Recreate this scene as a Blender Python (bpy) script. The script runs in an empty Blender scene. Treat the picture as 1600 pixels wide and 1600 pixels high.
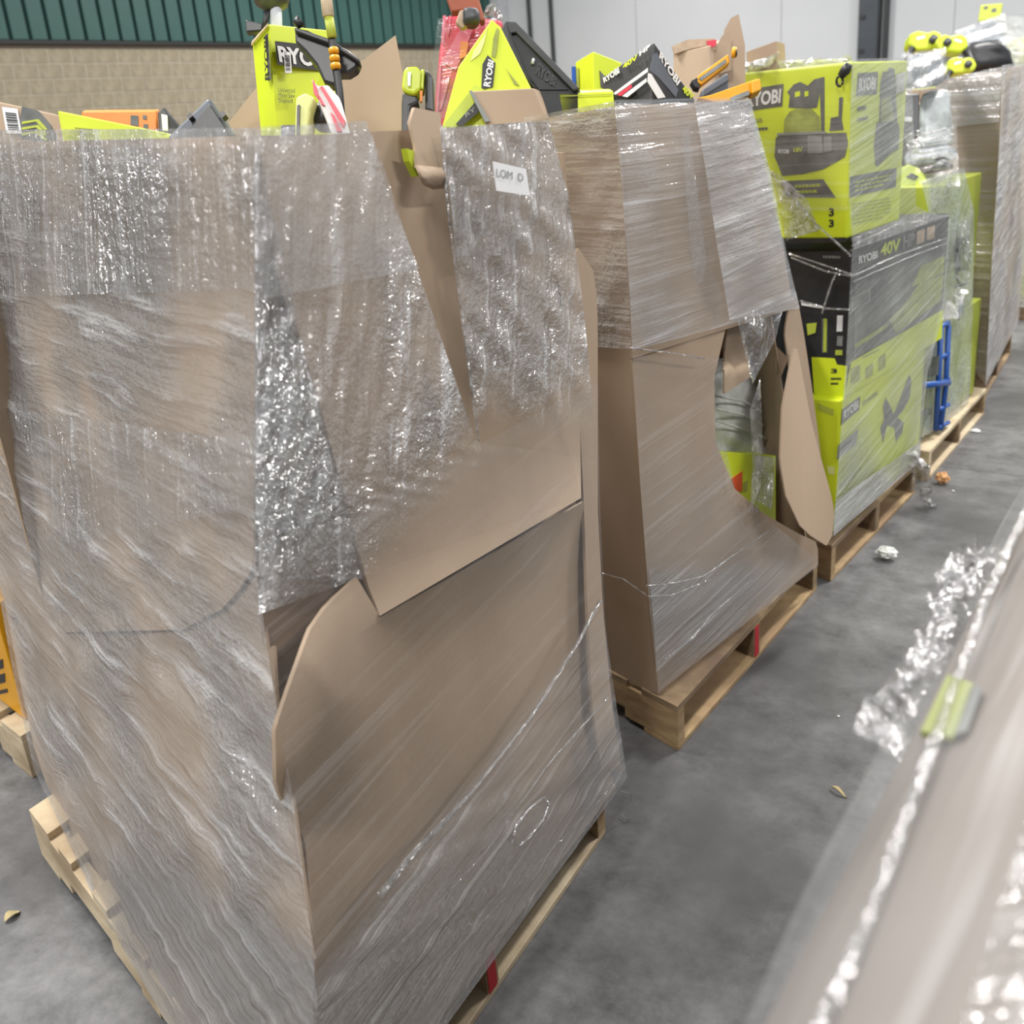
import bpy, bmesh, math, random
from mathutils import Vector, Matrix, noise as mnoise
V = Vector
random.seed(7)
sc = bpy.context.scene
C = sc.collection

# ------------------------------------------------------------------ camera
CAM = V((0, 0, 1.6))
RIGHT = V((0.80387, 0.58971, -0.07764))      # camera right, down and forward axes in the world
DOWN = V((0.15207, -0.32996, -0.93167))
FWD = V((-0.57503, 0.73714, -0.35492))
cd = bpy.data.cameras.new('camera'); cam = bpy.data.objects.new('camera', cd); C.objects.link(cam)
m = Matrix((RIGHT, -DOWN, -FWD)).transposed().to_4x4(); m.translation = CAM
cam.matrix_world = m
cd.sensor_width = 36; cd.lens = 36.0; cd.clip_start = 0.02; cd.clip_end = 200
cd.dof.use_dof = True; cd.dof.focus_distance = 2.0; cd.dof.aperture_fstop = 36 / 7.0
sc.camera = cam
# ------------------------------------------------------------------ world, lamps, exposure
w = bpy.data.worlds.new('world'); sc.world = w; w.use_nodes = True
bg = w.node_tree.nodes['Background']; bg.inputs[0].default_value = (0.90, 0.95, 1.0, 1); bg.inputs[1].default_value = 0.46
sc.view_settings.view_transform = 'Standard'; sc.view_settings.look = 'None'
sc.view_settings.gamma = 1; sc.view_settings.use_curve_mapping = False
sc.view_settings.exposure = 0.12
cy = sc.cycles; cy.max_bounces = 4; cy.diffuse_bounces = 2; cy.glossy_bounces = 2; cy.transmission_bounces = 2; cy.transparent_max_bounces = 8
cy.caustics_reflective = False; cy.caustics_refractive = False
LAMPS = [(0.3, 6.2, 6.4, 420), (0.5, -3.6, 6.4, 380), (-4.2, 1.2, 6.4, 430), (-4.6, 8.2, 6.4, 360), (0.5, 13.0, 6.4, 460),
         (-9.6, 4.0, 6.4, 150), (-9.0, 13.0, 6.4, 420), (-4.5, -5.0, 6.4, 240), (4.8, 1.5, 6.4, 320)]
def add_lamp_light(x, y, z, p):
    l = bpy.data.lights.new('lamp_light', 'AREA'); l.shape = 'RECTANGLE'; l.size = 0.5; l.size_y = 2.2; l.energy = p
    l.color = (1.0, 0.97, 0.93)
    o = bpy.data.objects.new('lamp_light', l); C.objects.link(o); o.location = (x, y, z - 0.09)
for L_ in LAMPS: add_lamp_light(*L_)

# ------------------------------------------------------------------ helpers
LOC = {}
def ray(x, y): return RIGHT * (x - 800) + DOWN * (y - 800) + FWD * 1600
def D(x, y, d): return CAM + ray(x, y) * (d / 1600)          # a point at depth d
def PZ(x, y, z=0.0):
    r = ray(x, y); return CAM + r * ((z - CAM.z) / r.z)
def PX(x, y, X): r = ray(x, y); return CAM + r * (X / r.x)
def PY(x, y, Y): r = ray(x, y); return CAM + r * (Y / r.y)
class Plane:
    def __init__(s, a, b, c):
        s.p = V(a); s.n = (V(b) - s.p).cross(V(c) - s.p).normalized()
        if s.n.dot(CAM - s.p) < 0: s.n = -s.n
    def hit(s, x, y, off=0.0):
        r = ray(x, y); return CAM + r * ((s.p + s.n * off - CAM).dot(s.n) / r.dot(s.n))
def tag(o, label, cat, group=None):
    o['label'] = label; o['category'] = cat
    if group: o['group'] = group
    return o
def thing(name, loc, label, cat, group=None):
    o = bpy.data.objects.new(name, None); C.objects.link(o); o.empty_display_size = 0.05
    o.location = loc; LOC[o] = V(loc); return tag(o, label, cat, group)
def struct(o): o['kind'] = 'structure'; return o
def obj(name, verts, faces, mat, parent=None, smooth=False):
    me = bpy.data.meshes.new(name)
    off = LOC.get(parent, V((0, 0, 0)))
    me.from_pydata([tuple(V(v) - off) for v in verts], [], faces)
    bm = bmesh.new(); bm.from_mesh(me); bmesh.ops.recalc_face_normals(bm, faces=bm.faces); bm.to_mesh(me); bm.free()
    if smooth:
        for p in me.polygons: p.use_smooth = True
    me.materials.append(M[mat] if isinstance(mat, str) else mat)
    o = bpy.data.objects.new(name, me); C.objects.link(o)
    if parent is not None:
        o.parent = parent; LOC[o] = off
    return o
def bevel(o, w=0.004, seg=2, ang=0.6):
    b = o.modifiers.new('bevel', 'BEVEL'); b.width = w; b.segments = seg; b.limit_method = 'ANGLE'; b.angle_limit = ang
    return o
HEX = [(0, 1, 2, 3), (7, 6, 5, 4), (0, 4, 5, 1), (1, 5, 6, 2), (2, 6, 7, 3), (3, 7, 4, 0)]
def hexa(name, p, mat, parent=None, bev=0.0):
    o = obj(name, p, HEX, mat, parent)
    if bev: bevel(o, bev)
    return o
def pbox(name, o_, u, v, w_, mat, parent=None, bev=0.0):       # a corner and three edge vectors
    o_, u, v, w_ = V(o_), V(u), V(v), V(w_)
    return hexa(name, [o_, o_ + u, o_ + u + v, o_ + v, o_ + w_, o_ + u + w_, o_ + u + v + w_, o_ + v + w_], mat, parent, bev)
def abox(name, a, b, mat, parent=None, bev=0.0):
    return pbox(name, a, (b[0] - a[0], 0, 0), (0, b[1] - a[1], 0), (0, 0, b[2] - a[2]), mat, parent, bev)
def prism(name, pts, ext, mat, parent=None, bev=0.0, smooth=False):   # a polygon of points pushed along a vector
    n = len(pts); ext = V(ext); vs = [V(p) for p in pts] + [V(p) + ext for p in pts]
    fs = [tuple(range(n)), tuple(range(2 * n - 1, n - 1, -1))] + [(i, (i + 1) % n, n + (i + 1) % n, n + i) for i in range(n)]
    o = obj(name, vs, fs, mat, parent, smooth)
    if bev: bevel(o, bev)
    return o
def tube(name, path, rad, mat, parent=None, n=10, caps=True):
    path = [V(p) for p in path]; vs = []; fs = []
    rad = rad if isinstance(rad, (list, tuple)) else [rad] * len(path)
    for i, p in enumerate(path):
        t = (path[min(i + 1, len(path) - 1)] - path[max(i - 1, 0)]).normalized()
        a = t.cross(V((0.3, 0.2, 0.93)) if abs(t.z) < 0.9 else V((1, 0, 0))).normalized(); b = t.cross(a)
        for k in range(n):
            th = 2 * math.pi * k / n; vs.append(p + (a * math.cos(th) + b * math.sin(th)) * rad[i])
    for i in range(len(path) - 1):
        for k in range(n): fs.append((i * n + k, i * n + (k + 1) % n, (i + 1) * n + (k + 1) % n, (i + 1) * n + k))
    if caps: fs += [tuple(range(n)), tuple(range((len(path) - 1) * n, len(path) * n))]
    return obj(name, vs, fs, mat, parent, True)
def blob(name, c, ax, mat, parent=None, rough=0.0, sub=3, freq=6.0, seed=0, box=0.62):   # a lumpy rounded body on three half-axes
    bm = bmesh.new(); bmesh.ops.create_icosphere(bm, subdivisions=sub, radius=1.0)
    vs = []
    for v in bm.verts:
        q = V(v.co); e = V([math.copysign(abs(k) ** box, k) for k in q])
        p = V(c) + ax[0] * e.x + ax[1] * e.y + ax[2] * e.z
        if rough: p += q * rough * (mnoise.noise(p * freq + V((seed, 0, 0))) + 0.9 * abs(mnoise.noise(p * freq * 2.3)) - 0.5 * abs(mnoise.noise(p * freq * 5)))
        vs.append(p)
    fs = [tuple(v.index for v in f.verts) for f in bm.faces]; bm.free()
    return obj(name, vs, fs, mat, parent, True)
def lerp_poly(pts, t):                                            # a point of a polyline by its share of the y range
    y0, y1 = pts[0][1], pts[-1][1]; y = y0 + (y1 - y0) * t
    for a, b in zip(pts, pts[1:]):
        if (a[1] <= y <= b[1]) or (b[1] <= y <= a[1]):
            k = 0 if b[1] == a[1] else (y - a[1]) / (b[1] - a[1])
            return a[0] + (b[0] - a[0]) * k, y
    return pts[-1]
def sheet(name, left, right, plane, mat, parent, nx=20, ny=30, off=0.0, fn=None, thick=0.005, wav=0.0, wfreq=(3, 3, 3), seed=0, top=None, thin=None):
    """a sheet of board or film lying on a face, between two outlines; fn(x, y) lifts it off the face"""
    vs = []; n = plane.n; tv = []
    for j in range(ny + 1):
        a = lerp_poly(left, j / ny); b = lerp_poly(right, j / ny)
        for i in range(nx + 1):
            k = i / nx; x = a[0] + (b[0] - a[0]) * k; y = a[1] + (b[1] - a[1]) * k + (top(k) * (1 - j / ny) ** 3 if top else 0)
            p = plane.hit(x, y, off)
            h = fn(x, y) if fn else 0.0
            if wav: h += wav * mnoise.noise(V((p.x * wfreq[0], p.y * wfreq[1], p.z * wfreq[2])) + V((seed, seed * 0.7, 0)))
            vs.append(plane.hit(x, y, off + h))
            if thin: u = max(0, min(1, thin(x, y))); tv.append(u * u * (3 - 2 * u))
    N1 = len(vs); W = nx + 1; fs = []
    for j in range(ny):
        for i in range(nx):
            a = j * W + i; fs.append((a, a + 1, a + 1 + W, a + W))
    if thick:
        vs += [v - n * thick for v in vs]
        fs += [tuple(N1 + q for q in reversed(f)) for f in fs]
        edge = [i for i in range(nx)] , [ny * W + i for i in range(nx)], [j * W for j in range(ny)], [j * W + nx for j in range(ny)]
        for e, st in zip(edge, (1, 1, W, W)):
            for q in e: fs.append((q, q + st, N1 + q + st, N1 + q))
    o = obj(name, vs, fs, mat, parent, True)
    if thick: o.data.set_sharp_from_angle(angle=0.9)
    if thin: o.data.attributes.new('thin', 'FLOAT', 'POINT').data.foreach_set('value', tv)      # where the film is pulled tight and clear
    return o
def pxpoly(name, pts, plane, mat, parent, off=0.0015, thick=0.001):    # flat print on a face
    P = [plane.hit(x, y, off) for x, y in pts]
    return prism(name, P, -plane.n * thick, mat, parent)
def q4(q, u, v):
    bl, br, tr, tl = q
    return (bl[0] * (1 - u) * (1 - v) + br[0] * u * (1 - v) + tr[0] * u * v + tl[0] * (1 - u) * v,
            bl[1] * (1 - u) * (1 - v) + br[1] * u * (1 - v) + tr[1] * u * v + tl[1] * (1 - u) * v)
def pxtext(txt, q, plane, mat, parent, name='lettering', off=0.003, bold=0.035):
    cu = bpy.data.curves.new(name, 'FONT'); cu.body = txt; cu.offset = bold; cu.resolution_u = 3
    to = bpy.data.objects.new(name, cu); C.objects.link(to)
    bpy.context.view_layer.update()
    me = bpy.data.meshes.new_from_object(to.evaluated_get(bpy.context.evaluated_depsgraph_get()))
    vs = [v.co.copy() for v in me.vertices]; fs = [tuple(p.vertices) for p in me.polygons]
    bpy.data.objects.remove(to); bpy.data.meshes.remove(me)
    x0, x1 = min(v.x for v in vs), max(v.x for v in vs); y0, y1 = min(v.y for v in vs), max(v.y for v in vs)
    P = []
    for v in vs:
        a, b = q4(q, (v.x - x0) / (x1 - x0), (v.y - y0) / (y1 - y0)); P.append(plane.hit(a, b, off))
    return obj(name, P, fs, mat, parent)
def textlines(q, n, plane, mat, parent, name='small_print', seed=1, fill=0.5):   # rows of print too small to read
    r = random.Random(seed); vs = []; fs = []
    for i in range(n):
        v0 = (i + 0.22) / n; v1 = (i + 0.22 + fill) / n; u = 0.0
        while u < 1:
            l = r.uniform(0.05, 0.16); e = min(1, u + l)
            k = len(vs); vs += [plane.hit(*q4(q, a, b), 0.002) for a, b in ((u, v0), (e, v0), (e, v1), (u, v1))]
            fs.append((k, k + 1, k + 2, k + 3)); u = e + 0.025
            if i == 0 and u > 0.7: break
    return obj(name, vs, fs, mat, parent)
def barcode(q, plane, parent, seed=3):
    lab = pxpoly('barcode_label', q, plane, 'white', parent, 0.003)
    r = random.Random(seed); vs = []; fs = []; u = 0.14
    while u < 0.84:
        l = r.uniform(0.02, 0.07); k = len(vs)
        vs += [plane.hit(*q4(q, a, b), 0.0045) for a, b in ((0.14, u), (0.86, u), (0.86, u + l), (0.14, u + l))]
        fs.append((k, k + 1, k + 2, k + 3)); u += l + r.uniform(0.02, 0.05)
    obj('bars', vs, fs, 'print_black', lab)
def pxbox(name, parent, nt, nb, lt, lb, rt, rb, d0, d1, d2, mat, bev=0.003):
    """an upright or tilted carton seen on its corner: near, left and right edges with their depths"""
    n1, n0 = D(*nt, d0), D(*nb, d0); l1, l0 = D(*lt, d1), D(*lb, d1); r1, r0 = D(*rt, d2), D(*rb, d2)
    f1, f0 = l1 + r1 - n1, l0 + r0 - n0
    o = hexa(name, [n0, r0, f0, l0, n1, r1, f1, l1], mat, parent, bev)
    return o, Plane(n0, l0, l1), Plane(n0, r0, r1)

# ------------------------------------------------------------------ materials
M = {}
def base(name):
    mt = bpy.data.materials.new(name); mt.use_nodes = True; nt = mt.node_tree
    return mt, nt, nt.nodes['Principled BSDF'], nt.nodes['Material Output']
def N(nt, t, **kw):
    n = nt.nodes.new(t)
    for k, v in kw.items(): setattr(n, k, v)
    return n
def plain(name, col, rough=0.5, var=0.08, sc_=14.0, metal=0.0, bump=0.0, spec=0.5, trans=None):
    mt, nt, b, out = base(name)
    tc = N(nt, 'ShaderNodeTexCoord'); no = N(nt, 'ShaderNodeTexNoise'); no.inputs['Scale'].default_value = sc_; no.inputs['Detail'].default_value = 4
    nt.links.new(tc.outputs['Object'], no.inputs['Vector'])
    mr = N(nt, 'ShaderNodeMapRange'); mr.inputs[1].default_value = 0.3; mr.inputs[2].default_value = 0.7
    mr.inputs[3].default_value = 1 - var; mr.inputs[4].default_value = 1 + var
    nt.links.new(no.outputs[0], mr.inputs[0])
    mx = N(nt, 'ShaderNodeVectorMath', operation='SCALE'); mx.inputs[0].default_value = col
    nt.links.new(mr.outputs[0], mx.inputs['Scale']); nt.links.new(mx.outputs[0], b.inputs['Base Color'])
    b.inputs['Roughness'].default_value = rough; b.inputs['Metallic'].default_value = metal; b.inputs['Specular IOR Level'].default_value = spec
    if bump:
        bp = N(nt, 'ShaderNodeBump'); bp.inputs['Strength'].default_value = bump; bp.inputs['Distance'].default_value = 0.01
        nt.links.new(no.outputs[0], bp.inputs['Height']); nt.links.new(bp.outputs[0], b.inputs['Normal'])
    M[name] = mt; return mt
def two_tone(name, c1, c2, scale, rough=0.7, detail=6, lo=0.35, hi=0.65, stretch=(1, 1, 1), bump=0.2, fine=60, spec=0.4, c3=None, scale3=1.2, grit=0.5):
    mt, nt, b, out = base(name)
    tc = N(nt, 'ShaderNodeTexCoord'); mp = N(nt, 'ShaderNodeMapping'); mp.inputs['Scale'].default_value = stretch
    nt.links.new(tc.outputs['Object'], mp.inputs[0])
    no = N(nt, 'ShaderNodeTexNoise'); no.inputs['Scale'].default_value = scale; no.inputs['Detail'].default_value = detail; no.inputs['Roughness'].default_value = grit
    nt.links.new(mp.outputs[0], no.inputs['Vector'])
    cr = N(nt, 'ShaderNodeValToRGB'); cr.color_ramp.elements[0].position = lo; cr.color_ramp.elements[1].position = hi
    cr.color_ramp.elements[0].color = (*c1, 1); cr.color_ramp.elements[1].color = (*c2, 1)
    nt.links.new(no.outputs[0], cr.inputs[0]); col = cr.outputs[0]
    if c3:
        n3 = N(nt, 'ShaderNodeTexNoise'); n3.inputs['Scale'].default_value = scale3; n3.inputs['Detail'].default_value = 5
        nt.links.new(mp.outputs[0], n3.inputs['Vector'])
        m3 = N(nt, 'ShaderNodeMapRange'); m3.inputs[1].default_value = 0.42; m3.inputs[2].default_value = 0.68; nt.links.new(n3.outputs[0], m3.inputs[0])
        mx = N(nt, 'ShaderNodeMix', data_type='RGBA'); mx.inputs[7].default_value = (*c3, 1)
        nt.links.new(m3.outputs[0], mx.inputs[0]); nt.links.new(col, mx.inputs[6]); col = mx.outputs[2]
    nt.links.new(col, b.inputs['Base Color'])
    b.inputs['Roughness'].default_value = rough; b.inputs['Specular IOR Level'].default_value = spec
    n2 = N(nt, 'ShaderNodeTexNoise'); n2.inputs['Scale'].default_value = fine; n2.inputs['Detail'].default_value = 3
    nt.links.new(mp.outputs[0], n2.inputs['Vector'])
    bp = N(nt, 'ShaderNodeBump'); bp.inputs['Strength'].default_value = bump; bp.inputs['Distance'].default_value = 0.004
    nt.links.new(n2.outputs[0], bp.inputs['Height']); nt.links.new(bp.outputs[0], b.inputs['Normal'])
    M[name] = mt; return mt
def film(name, along, across, fa=1.5, fc=30.0, haze=0.10, streak=0.35, bump=0.6, gloss=0.10, rough=0.16, crinkle=0.4, patch=2.2, tint=(0.86, 0.86, 0.87), thr=0.55, spark=0.30, graze=0.2):
    """clear stretch film: wrinkles run along one direction; its milky haze and its gloss are the film's own"""
    mt, nt, b, out = base(name); nt.nodes.remove(b)
    tc = N(nt, 'ShaderNodeTexCoord'); P = tc.outputs['Object']; along = V(along).normalized(); across = V(across).normalized()
    def dot(v, s):
        d = N(nt, 'ShaderNodeVectorMath', operation='DOT_PRODUCT'); d.inputs[1].default_value = tuple(V(v) * s); nt.links.new(P, d.inputs[0]); return d.outputs['Value']
    cx = N(nt, 'ShaderNodeCombineXYZ'); nt.links.new(dot(along, fa), cx.inputs[0]); nt.links.new(dot(across, fc), cx.inputs[1])
    def nz(vec, s, det=4, rg=0.55, dist=0.0):
        n = N(nt, 'ShaderNodeTexNoise'); n.inputs['Scale'].default_value = s; n.inputs['Detail'].default_value = det
        n.inputs['Roughness'].default_value = rg; n.inputs['Distortion'].default_value = dist
        nt.links.new(vec, n.inputs['Vector']); return n.outputs[0]
    n1 = nz(cx.outputs[0], 1.0, 3, 0.6, 0.0); n2 = nz(P, 40.0, 3, 0.68, 0.0); n3 = nz(P, patch, 2)
    def mr(x, a, b_, c, d):
        r = N(nt, 'ShaderNodeMapRange'); r.inputs[1].default_value = a; r.inputs[2].default_value = b_; r.inputs[3].default_value = c; r.inputs[4].default_value = d
        nt.links.new(x, r.inputs[0]); return r.outputs[0]
    def mth(op, a, b_):
        r = N(nt, 'ShaderNodeMath', operation=op)
        for i, q in enumerate((a, b_)):
            if isinstance(q, (int, float)): r.inputs[i].default_value = q
            else: nt.links.new(q, r.inputs[i])
        return r.outputs[0]
    pm = mr(n3, 0.38, 0.62, 0.0, 1.0)
    height = mth('ADD', n1, mth('MULTIPLY', mth('MULTIPLY', n2, crinkle), mr(n3, 0.38, 0.62, 0.35, 1.0)))
    bp = N(nt, 'ShaderNodeBump'); bp.inputs['Strength'].default_value = min(1, bump); bp.inputs['Distance'].default_value = 0.045 * bump
    nt.links.new(height, bp.inputs['Height'])
    hz = mth('ADD', mth('MULTIPLY', mr(n3, 0.35, 0.65, 0.5, 1.4), haze), mth('MULTIPLY', mth('MULTIPLY', mr(n1, thr, thr + 0.10, 0, 1), streak), mr(n3, 0.36, 0.6, 0.25, 1.0)))
    df = N(nt, 'ShaderNodeBsdfDiffuse'); df.inputs[0].default_value = (*tint, 1); nt.links.new(bp.outputs[0], df.inputs['Normal'])
    tr = N(nt, 'ShaderNodeBsdfTransparent'); tr.inputs[0].default_value = (0.97, 0.97, 0.97, 1)
    m1 = N(nt, 'ShaderNodeMixShader'); nt.links.new(hz, m1.inputs[0]); nt.links.new(tr.outputs[0], m1.inputs[1]); nt.links.new(df.outputs[0], m1.inputs[2])
    gl = N(nt, 'ShaderNodeBsdfGlossy'); gl.inputs['Roughness'].default_value = rough; nt.links.new(bp.outputs[0], gl.inputs['Normal'])
    lw = N(nt, 'ShaderNodeLayerWeight'); lw.inputs[0].default_value = 0.25
    gf = mth('ADD', mth('ADD', mth('MULTIPLY', lw.outputs['Facing'], graze), gloss), mth('MULTIPLY', mr(n3, 0.46, 0.62, 0.0, 1.0), spark))
    at = N(nt, 'ShaderNodeAttribute', attribute_name='thin'); keep = mth('SUBTRACT', 1.0, at.outputs['Fac'])
    gf = mth('MULTIPLY', gf, keep); nt.links.new(mth('MULTIPLY', hz, keep), m1.inputs[0])
    m2 = N(nt, 'ShaderNodeMixShader'); nt.links.new(gf, m2.inputs[0]); nt.links.new(m1.outputs[0], m2.inputs[1]); nt.links.new(gl.outputs[0], m2.inputs[2])
    nt.links.new(m2.outputs[0], out.inputs[0]); M[name] = mt; return mt

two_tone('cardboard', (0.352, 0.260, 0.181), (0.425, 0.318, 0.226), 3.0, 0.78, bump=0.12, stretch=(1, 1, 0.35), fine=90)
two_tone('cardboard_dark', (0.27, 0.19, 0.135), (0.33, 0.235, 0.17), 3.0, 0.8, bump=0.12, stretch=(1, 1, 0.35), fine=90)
two_tone('board_grey', (0.115, 0.098, 0.085), (0.205, 0.175, 0.152), 5.0, 0.8, bump=0.1, stretch=(1, .25, 1), fine=60)
two_tone('cardboard_edge', (0.42, 0.31, 0.22), (0.52, 0.40, 0.29), 40.0, 0.85, bump=0.3, fine=200)
two_tone('wood', (0.30, 0.20, 0.105), (0.52, 0.37, 0.20), 5.0, 0.75, stretch=(2.5, 2.5, 9), bump=0.25, c3=(0.30, 0.20, 0.11))
two_tone('wood_pale', (0.55, 0.44, 0.29), (0.68, 0.57, 0.40), 5.0, 0.75, stretch=(3, 3, 8), bump=0.25, c3=(0.36, 0.27, 0.17))
two_tone('wood_old', (0.24, 0.17, 0.10), (0.42, 0.30, 0.17), 6.0, 0.8, stretch=(2.5, 2.5, 9), bump=0.3, c3=(0.15, 0.10, 0.065))
two_tone('concrete', (0.06, 0.06, 0.061), (0.235, 0.235, 0.24), 6.5, 0.42, detail=9, lo=0.30, hi=0.70, bump=0.10, fine=45, c3=(0.07, 0.07, 0.073), scale3=1.4, grit=0.74)
plain('joint', (0.075, 0.075, 0.075), 0.8)
two_tone('block', (0.30, 0.255, 0.18), (0.39, 0.335, 0.245), 9.0, 0.9, bump=0.5, fine=40, spec=0.2)
plain('mortar', (0.46, 0.42, 0.33), 0.9, 0.1)
plain('green_metal', (0.036, 0.104, 0.09), 0.45, 0.12, 2.0)
plain('green_groove_shade', (0.014, 0.04, 0.036), 0.6)  # cladding green darkened, the shade of the grooves put into its colour
plain('flashing', (0.02, 0.022, 0.02), 0.5); plain('shadow_strip', (0.085, 0.06, 0.042), 0.8)  # the brown is a shadow on the blocks, put into colour
plain('wall_grey', (0.60, 0.615, 0.63), 0.8, 0.03, 0.8); plain('slate', (0.058, 0.066, 0.078), 0.5, 0.1, 6)
plain('post_dark', (0.03, 0.032, 0.036), 0.5); plain('light_grey', (0.55, 0.56, 0.58), 0.6)
plain('lime', (0.60, 0.70, 0.02), 0.42, 0.04, 5); plain('lime_dull', (0.40, 0.46, 0.05), 0.55, 0.06, 5); plain('lime_plastic', (0.48, 0.58, 0.03), 0.35, 0.05)
plain('olive_soft', (0.20, 0.225, 0.07), 0.6); plain('lime_pale', (0.66, 0.70, 0.26), 0.5, 0.08)
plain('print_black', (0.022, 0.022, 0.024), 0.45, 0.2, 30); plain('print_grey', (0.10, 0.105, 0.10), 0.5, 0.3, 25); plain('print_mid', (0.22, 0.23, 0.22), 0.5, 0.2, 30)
plain('print_olive', (0.30, 0.34, 0.06), 0.5, 0.25, 25); plain('white', (0.80, 0.80, 0.80), 0.5, 0.02); plain('print_white', (0.74, 0.74, 0.73), 0.5, 0.04)
plain('black_plastic', (0.022, 0.023, 0.026), 0.38, 0.2, 30); plain('dark_plastic', (0.045, 0.047, 0.052), 0.42, 0.15, 20); plain('grey_plastic', (0.10, 0.115, 0.14), 0.45, 0.08, 20)
plain('orange', (0.72, 0.22, 0.02), 0.45); plain('yellow_orange', (0.76, 0.36, 0.01), 0.4, 0.06); plain('red', (0.62, 0.035, 0.07), 0.4, 0.1); plain('pink', (0.60, 0.13, 0.19), 0.45, 0.15)
plain('red_paint', (0.45, 0.015, 0.025), 0.6); plain('blue', (0.02, 0.09, 0.36), 0.4, 0.1); plain('orange_mark', (0.75, 0.10, 0.02), 0.5)
plain('grey_bag', (0.24, 0.265, 0.29), 0.45, 0.4, 12, bump=0.5); plain('white_bag', (0.66, 0.68, 0.65), 0.3, 0.2, 14, bump=0.8); plain('pale_bag', (0.36, 0.39, 0.40), 0.42, 0.45, 12, bump=0.5); plain('rust', (0.30, 0.075, 0.035), 0.6)
plain('leaf', (0.42, 0.34, 0.18), 0.8); plain('chip', (0.66, 0.36, 0.17), 0.8, 0.1, 60, bump=0.6); plain('wire', (0.25, 0.27, 0.26), 0.4)
plain('lamp_body', (0.5, 0.5, 0.5), 0.5)
YH, ZV, XH = (0, 1, 0), (0, 0, 1), (1, 0, 0)
film('film_level', YH, ZV, 1.6, 34, 0.14, 0.30, 0.55, 0.10)
film('film_left', (-0.97, 0.25, 0), ZV, 2.2, 26, 0.18, 0.36, 0.62, 0.10, rough=0.15, crinkle=0.75, patch=2.8, spark=0.30)
film('film_left_v', (.1, .1, 1), (-.97, .25, 0), 2.2, 26, 0.10, 0.42, 0.85, 0.08, rough=0.13, crinkle=1.0, patch=3.8, spark=0.36)
film('film_drape', (0, 0.25, 1), (0, 1, -0.25), 2.4, 22, 0.19, 0.55, 0.75, 0.12, rough=0.15, crinkle=0.75, patch=3.4, spark=0.34)
film('film_light', (0, 0.25, 1), (0, 1, -0.25), 2.4, 24, 0.06, 0.45, 0.7, 0.09, rough=0.15, crinkle=0.7, patch=4.0, spark=0.28)
film('film_shiny', (0, 0.5, -0.8), (0, 0.8, 0.5), 5, 24, 0.06, 0.5, 1.1, 0.32, rough=0.09, crinkle=1.0, patch=5.0, spark=0.45)
film('film_low', (0, 1, 0.10), (0, -0.10, 1), 0.8, 42, 0.10, 0.30, 0.5, 0.09, patch=1.6)
film('film_low_left', (-0.96, 0.28, 0.08), (0.08, 0, 0.99), 0.9, 36, 0.07, 0.20, 0.5, 0.07, patch=1.6)
film('film_thick', (0, 1, 0.05), (0, -0.05, 1), 2.0, 26, 0.32, 0.35, 0.6, 0.13, crinkle=0.5, patch=3)
film('film_thin', (0, 1, 0.10), (0, -0.10, 1), 1.2, 40, 0.04, 0.12, 0.35, 0.05, patch=1.6, spark=0.12)
film('film_stack', (0, 1, 0.18), (0, -0.18, 1), 1.3, 36, 0.24, 0.24, 0.5, 0.08, patch=1.4, tint=(0.80, 0.83, 0.76))
film('film_loose', (0, 0.4, 1), (0.6, 0.7, -0.3), 6, 30, 0.12, 0.42, 0.9, 0.20, rough=0.12, crinkle=1.0, patch=8)
film('film_front', (0, 1, 0.05), (1, 0, 0.3), 0.9, 26, 0.06, 0.14, 0.35, 0.008, rough=0.45, crinkle=0.15, patch=3.0, spark=0.01, graze=0.02)
film('film_green', (0, 0.3, 1), (0, 1, -0.3), 3, 20, 0.35, 0.3, 0.8, 0.12, crinkle=0.8, patch=4, tint=(0.72, 0.80, 0.74))

# ------------------------------------------------------------------ the setting
WX, EY = -13.5, 18.2
fl = struct(abox('floor', (WX, -6, -0.08), (9, EY, -0.006), 'joint'))
xs = [WX, -9.2, -6.0, -3.3, 2.6, 9]; ys = [-6, -1.5, 4.62, 9.1, 13.6, EY]
for a, b in zip(xs, xs[1:]):
    for c, d in zip(ys, ys[1:]):
        abox('slab', (a + 0.002, c + 0.002, -0.006), (b - 0.002, d - 0.002, 0), 'concrete', fl)
wl = struct(abox('wall_left', (WX - 0.35, -6, 0), (WX - 0.006, EY, 7), 'mortar'))
bl0 = None; bw, bh, zt = 0.346, 0.185, 2.975
def inst(src, name, loc, parent):
    o = src.copy(); o.name = name; C.objects.link(o); o.parent = parent; o.location = loc; return o
src = abox('block', (0, 0, 0), (0.052, bw - 0.018, bh - 0.014), 'block', wl, 0.003); src.location = (WX - 0.052, 6.9, zt - bh)
for r in range(8):
    for k in range(30):
        if r == 0 and k == 0: continue
        inst(src, 'block', (WX - 0.052 + random.uniform(-0.003, 0.003), 6.9 + k * bw + (0.17 if r % 2 else 0), zt - bh * (r + 1)), wl)
abox('block_courses', (WX - 0.06, -6, 0), (WX - 0.004, EY, zt - 8 * bh), 'block', wl)
abox('shadow_strip', (WX - 0.05, -6, zt), (WX + 0.02, EY, 3.015), 'shadow_strip', wl)  # painted shadow band at the top of the blocks, below the flashing
abox('flashing', (WX - 0.05, -6, 3.015), (WX + 0.05, EY, 3.06), 'flashing', wl)
abox('cladding_back', (WX - 0.06, -6, 3.06), (WX + 0.002, EY, 6.9), 'green_groove_shade', wl)
pit = 0.2665
src = abox('cladding_panel', (0, 0, 0), (0.06, pit * 0.80, 3.8), 'green_metal', wl, 0.008); src.location = (WX, 8.048 - 5 * pit + 0.03, 3.062)
for k in range(1, 43): inst(src, 'cladding_panel', (WX, 8.048 - 5 * pit + 0.03 + k * pit, 3.062), wl)
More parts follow.
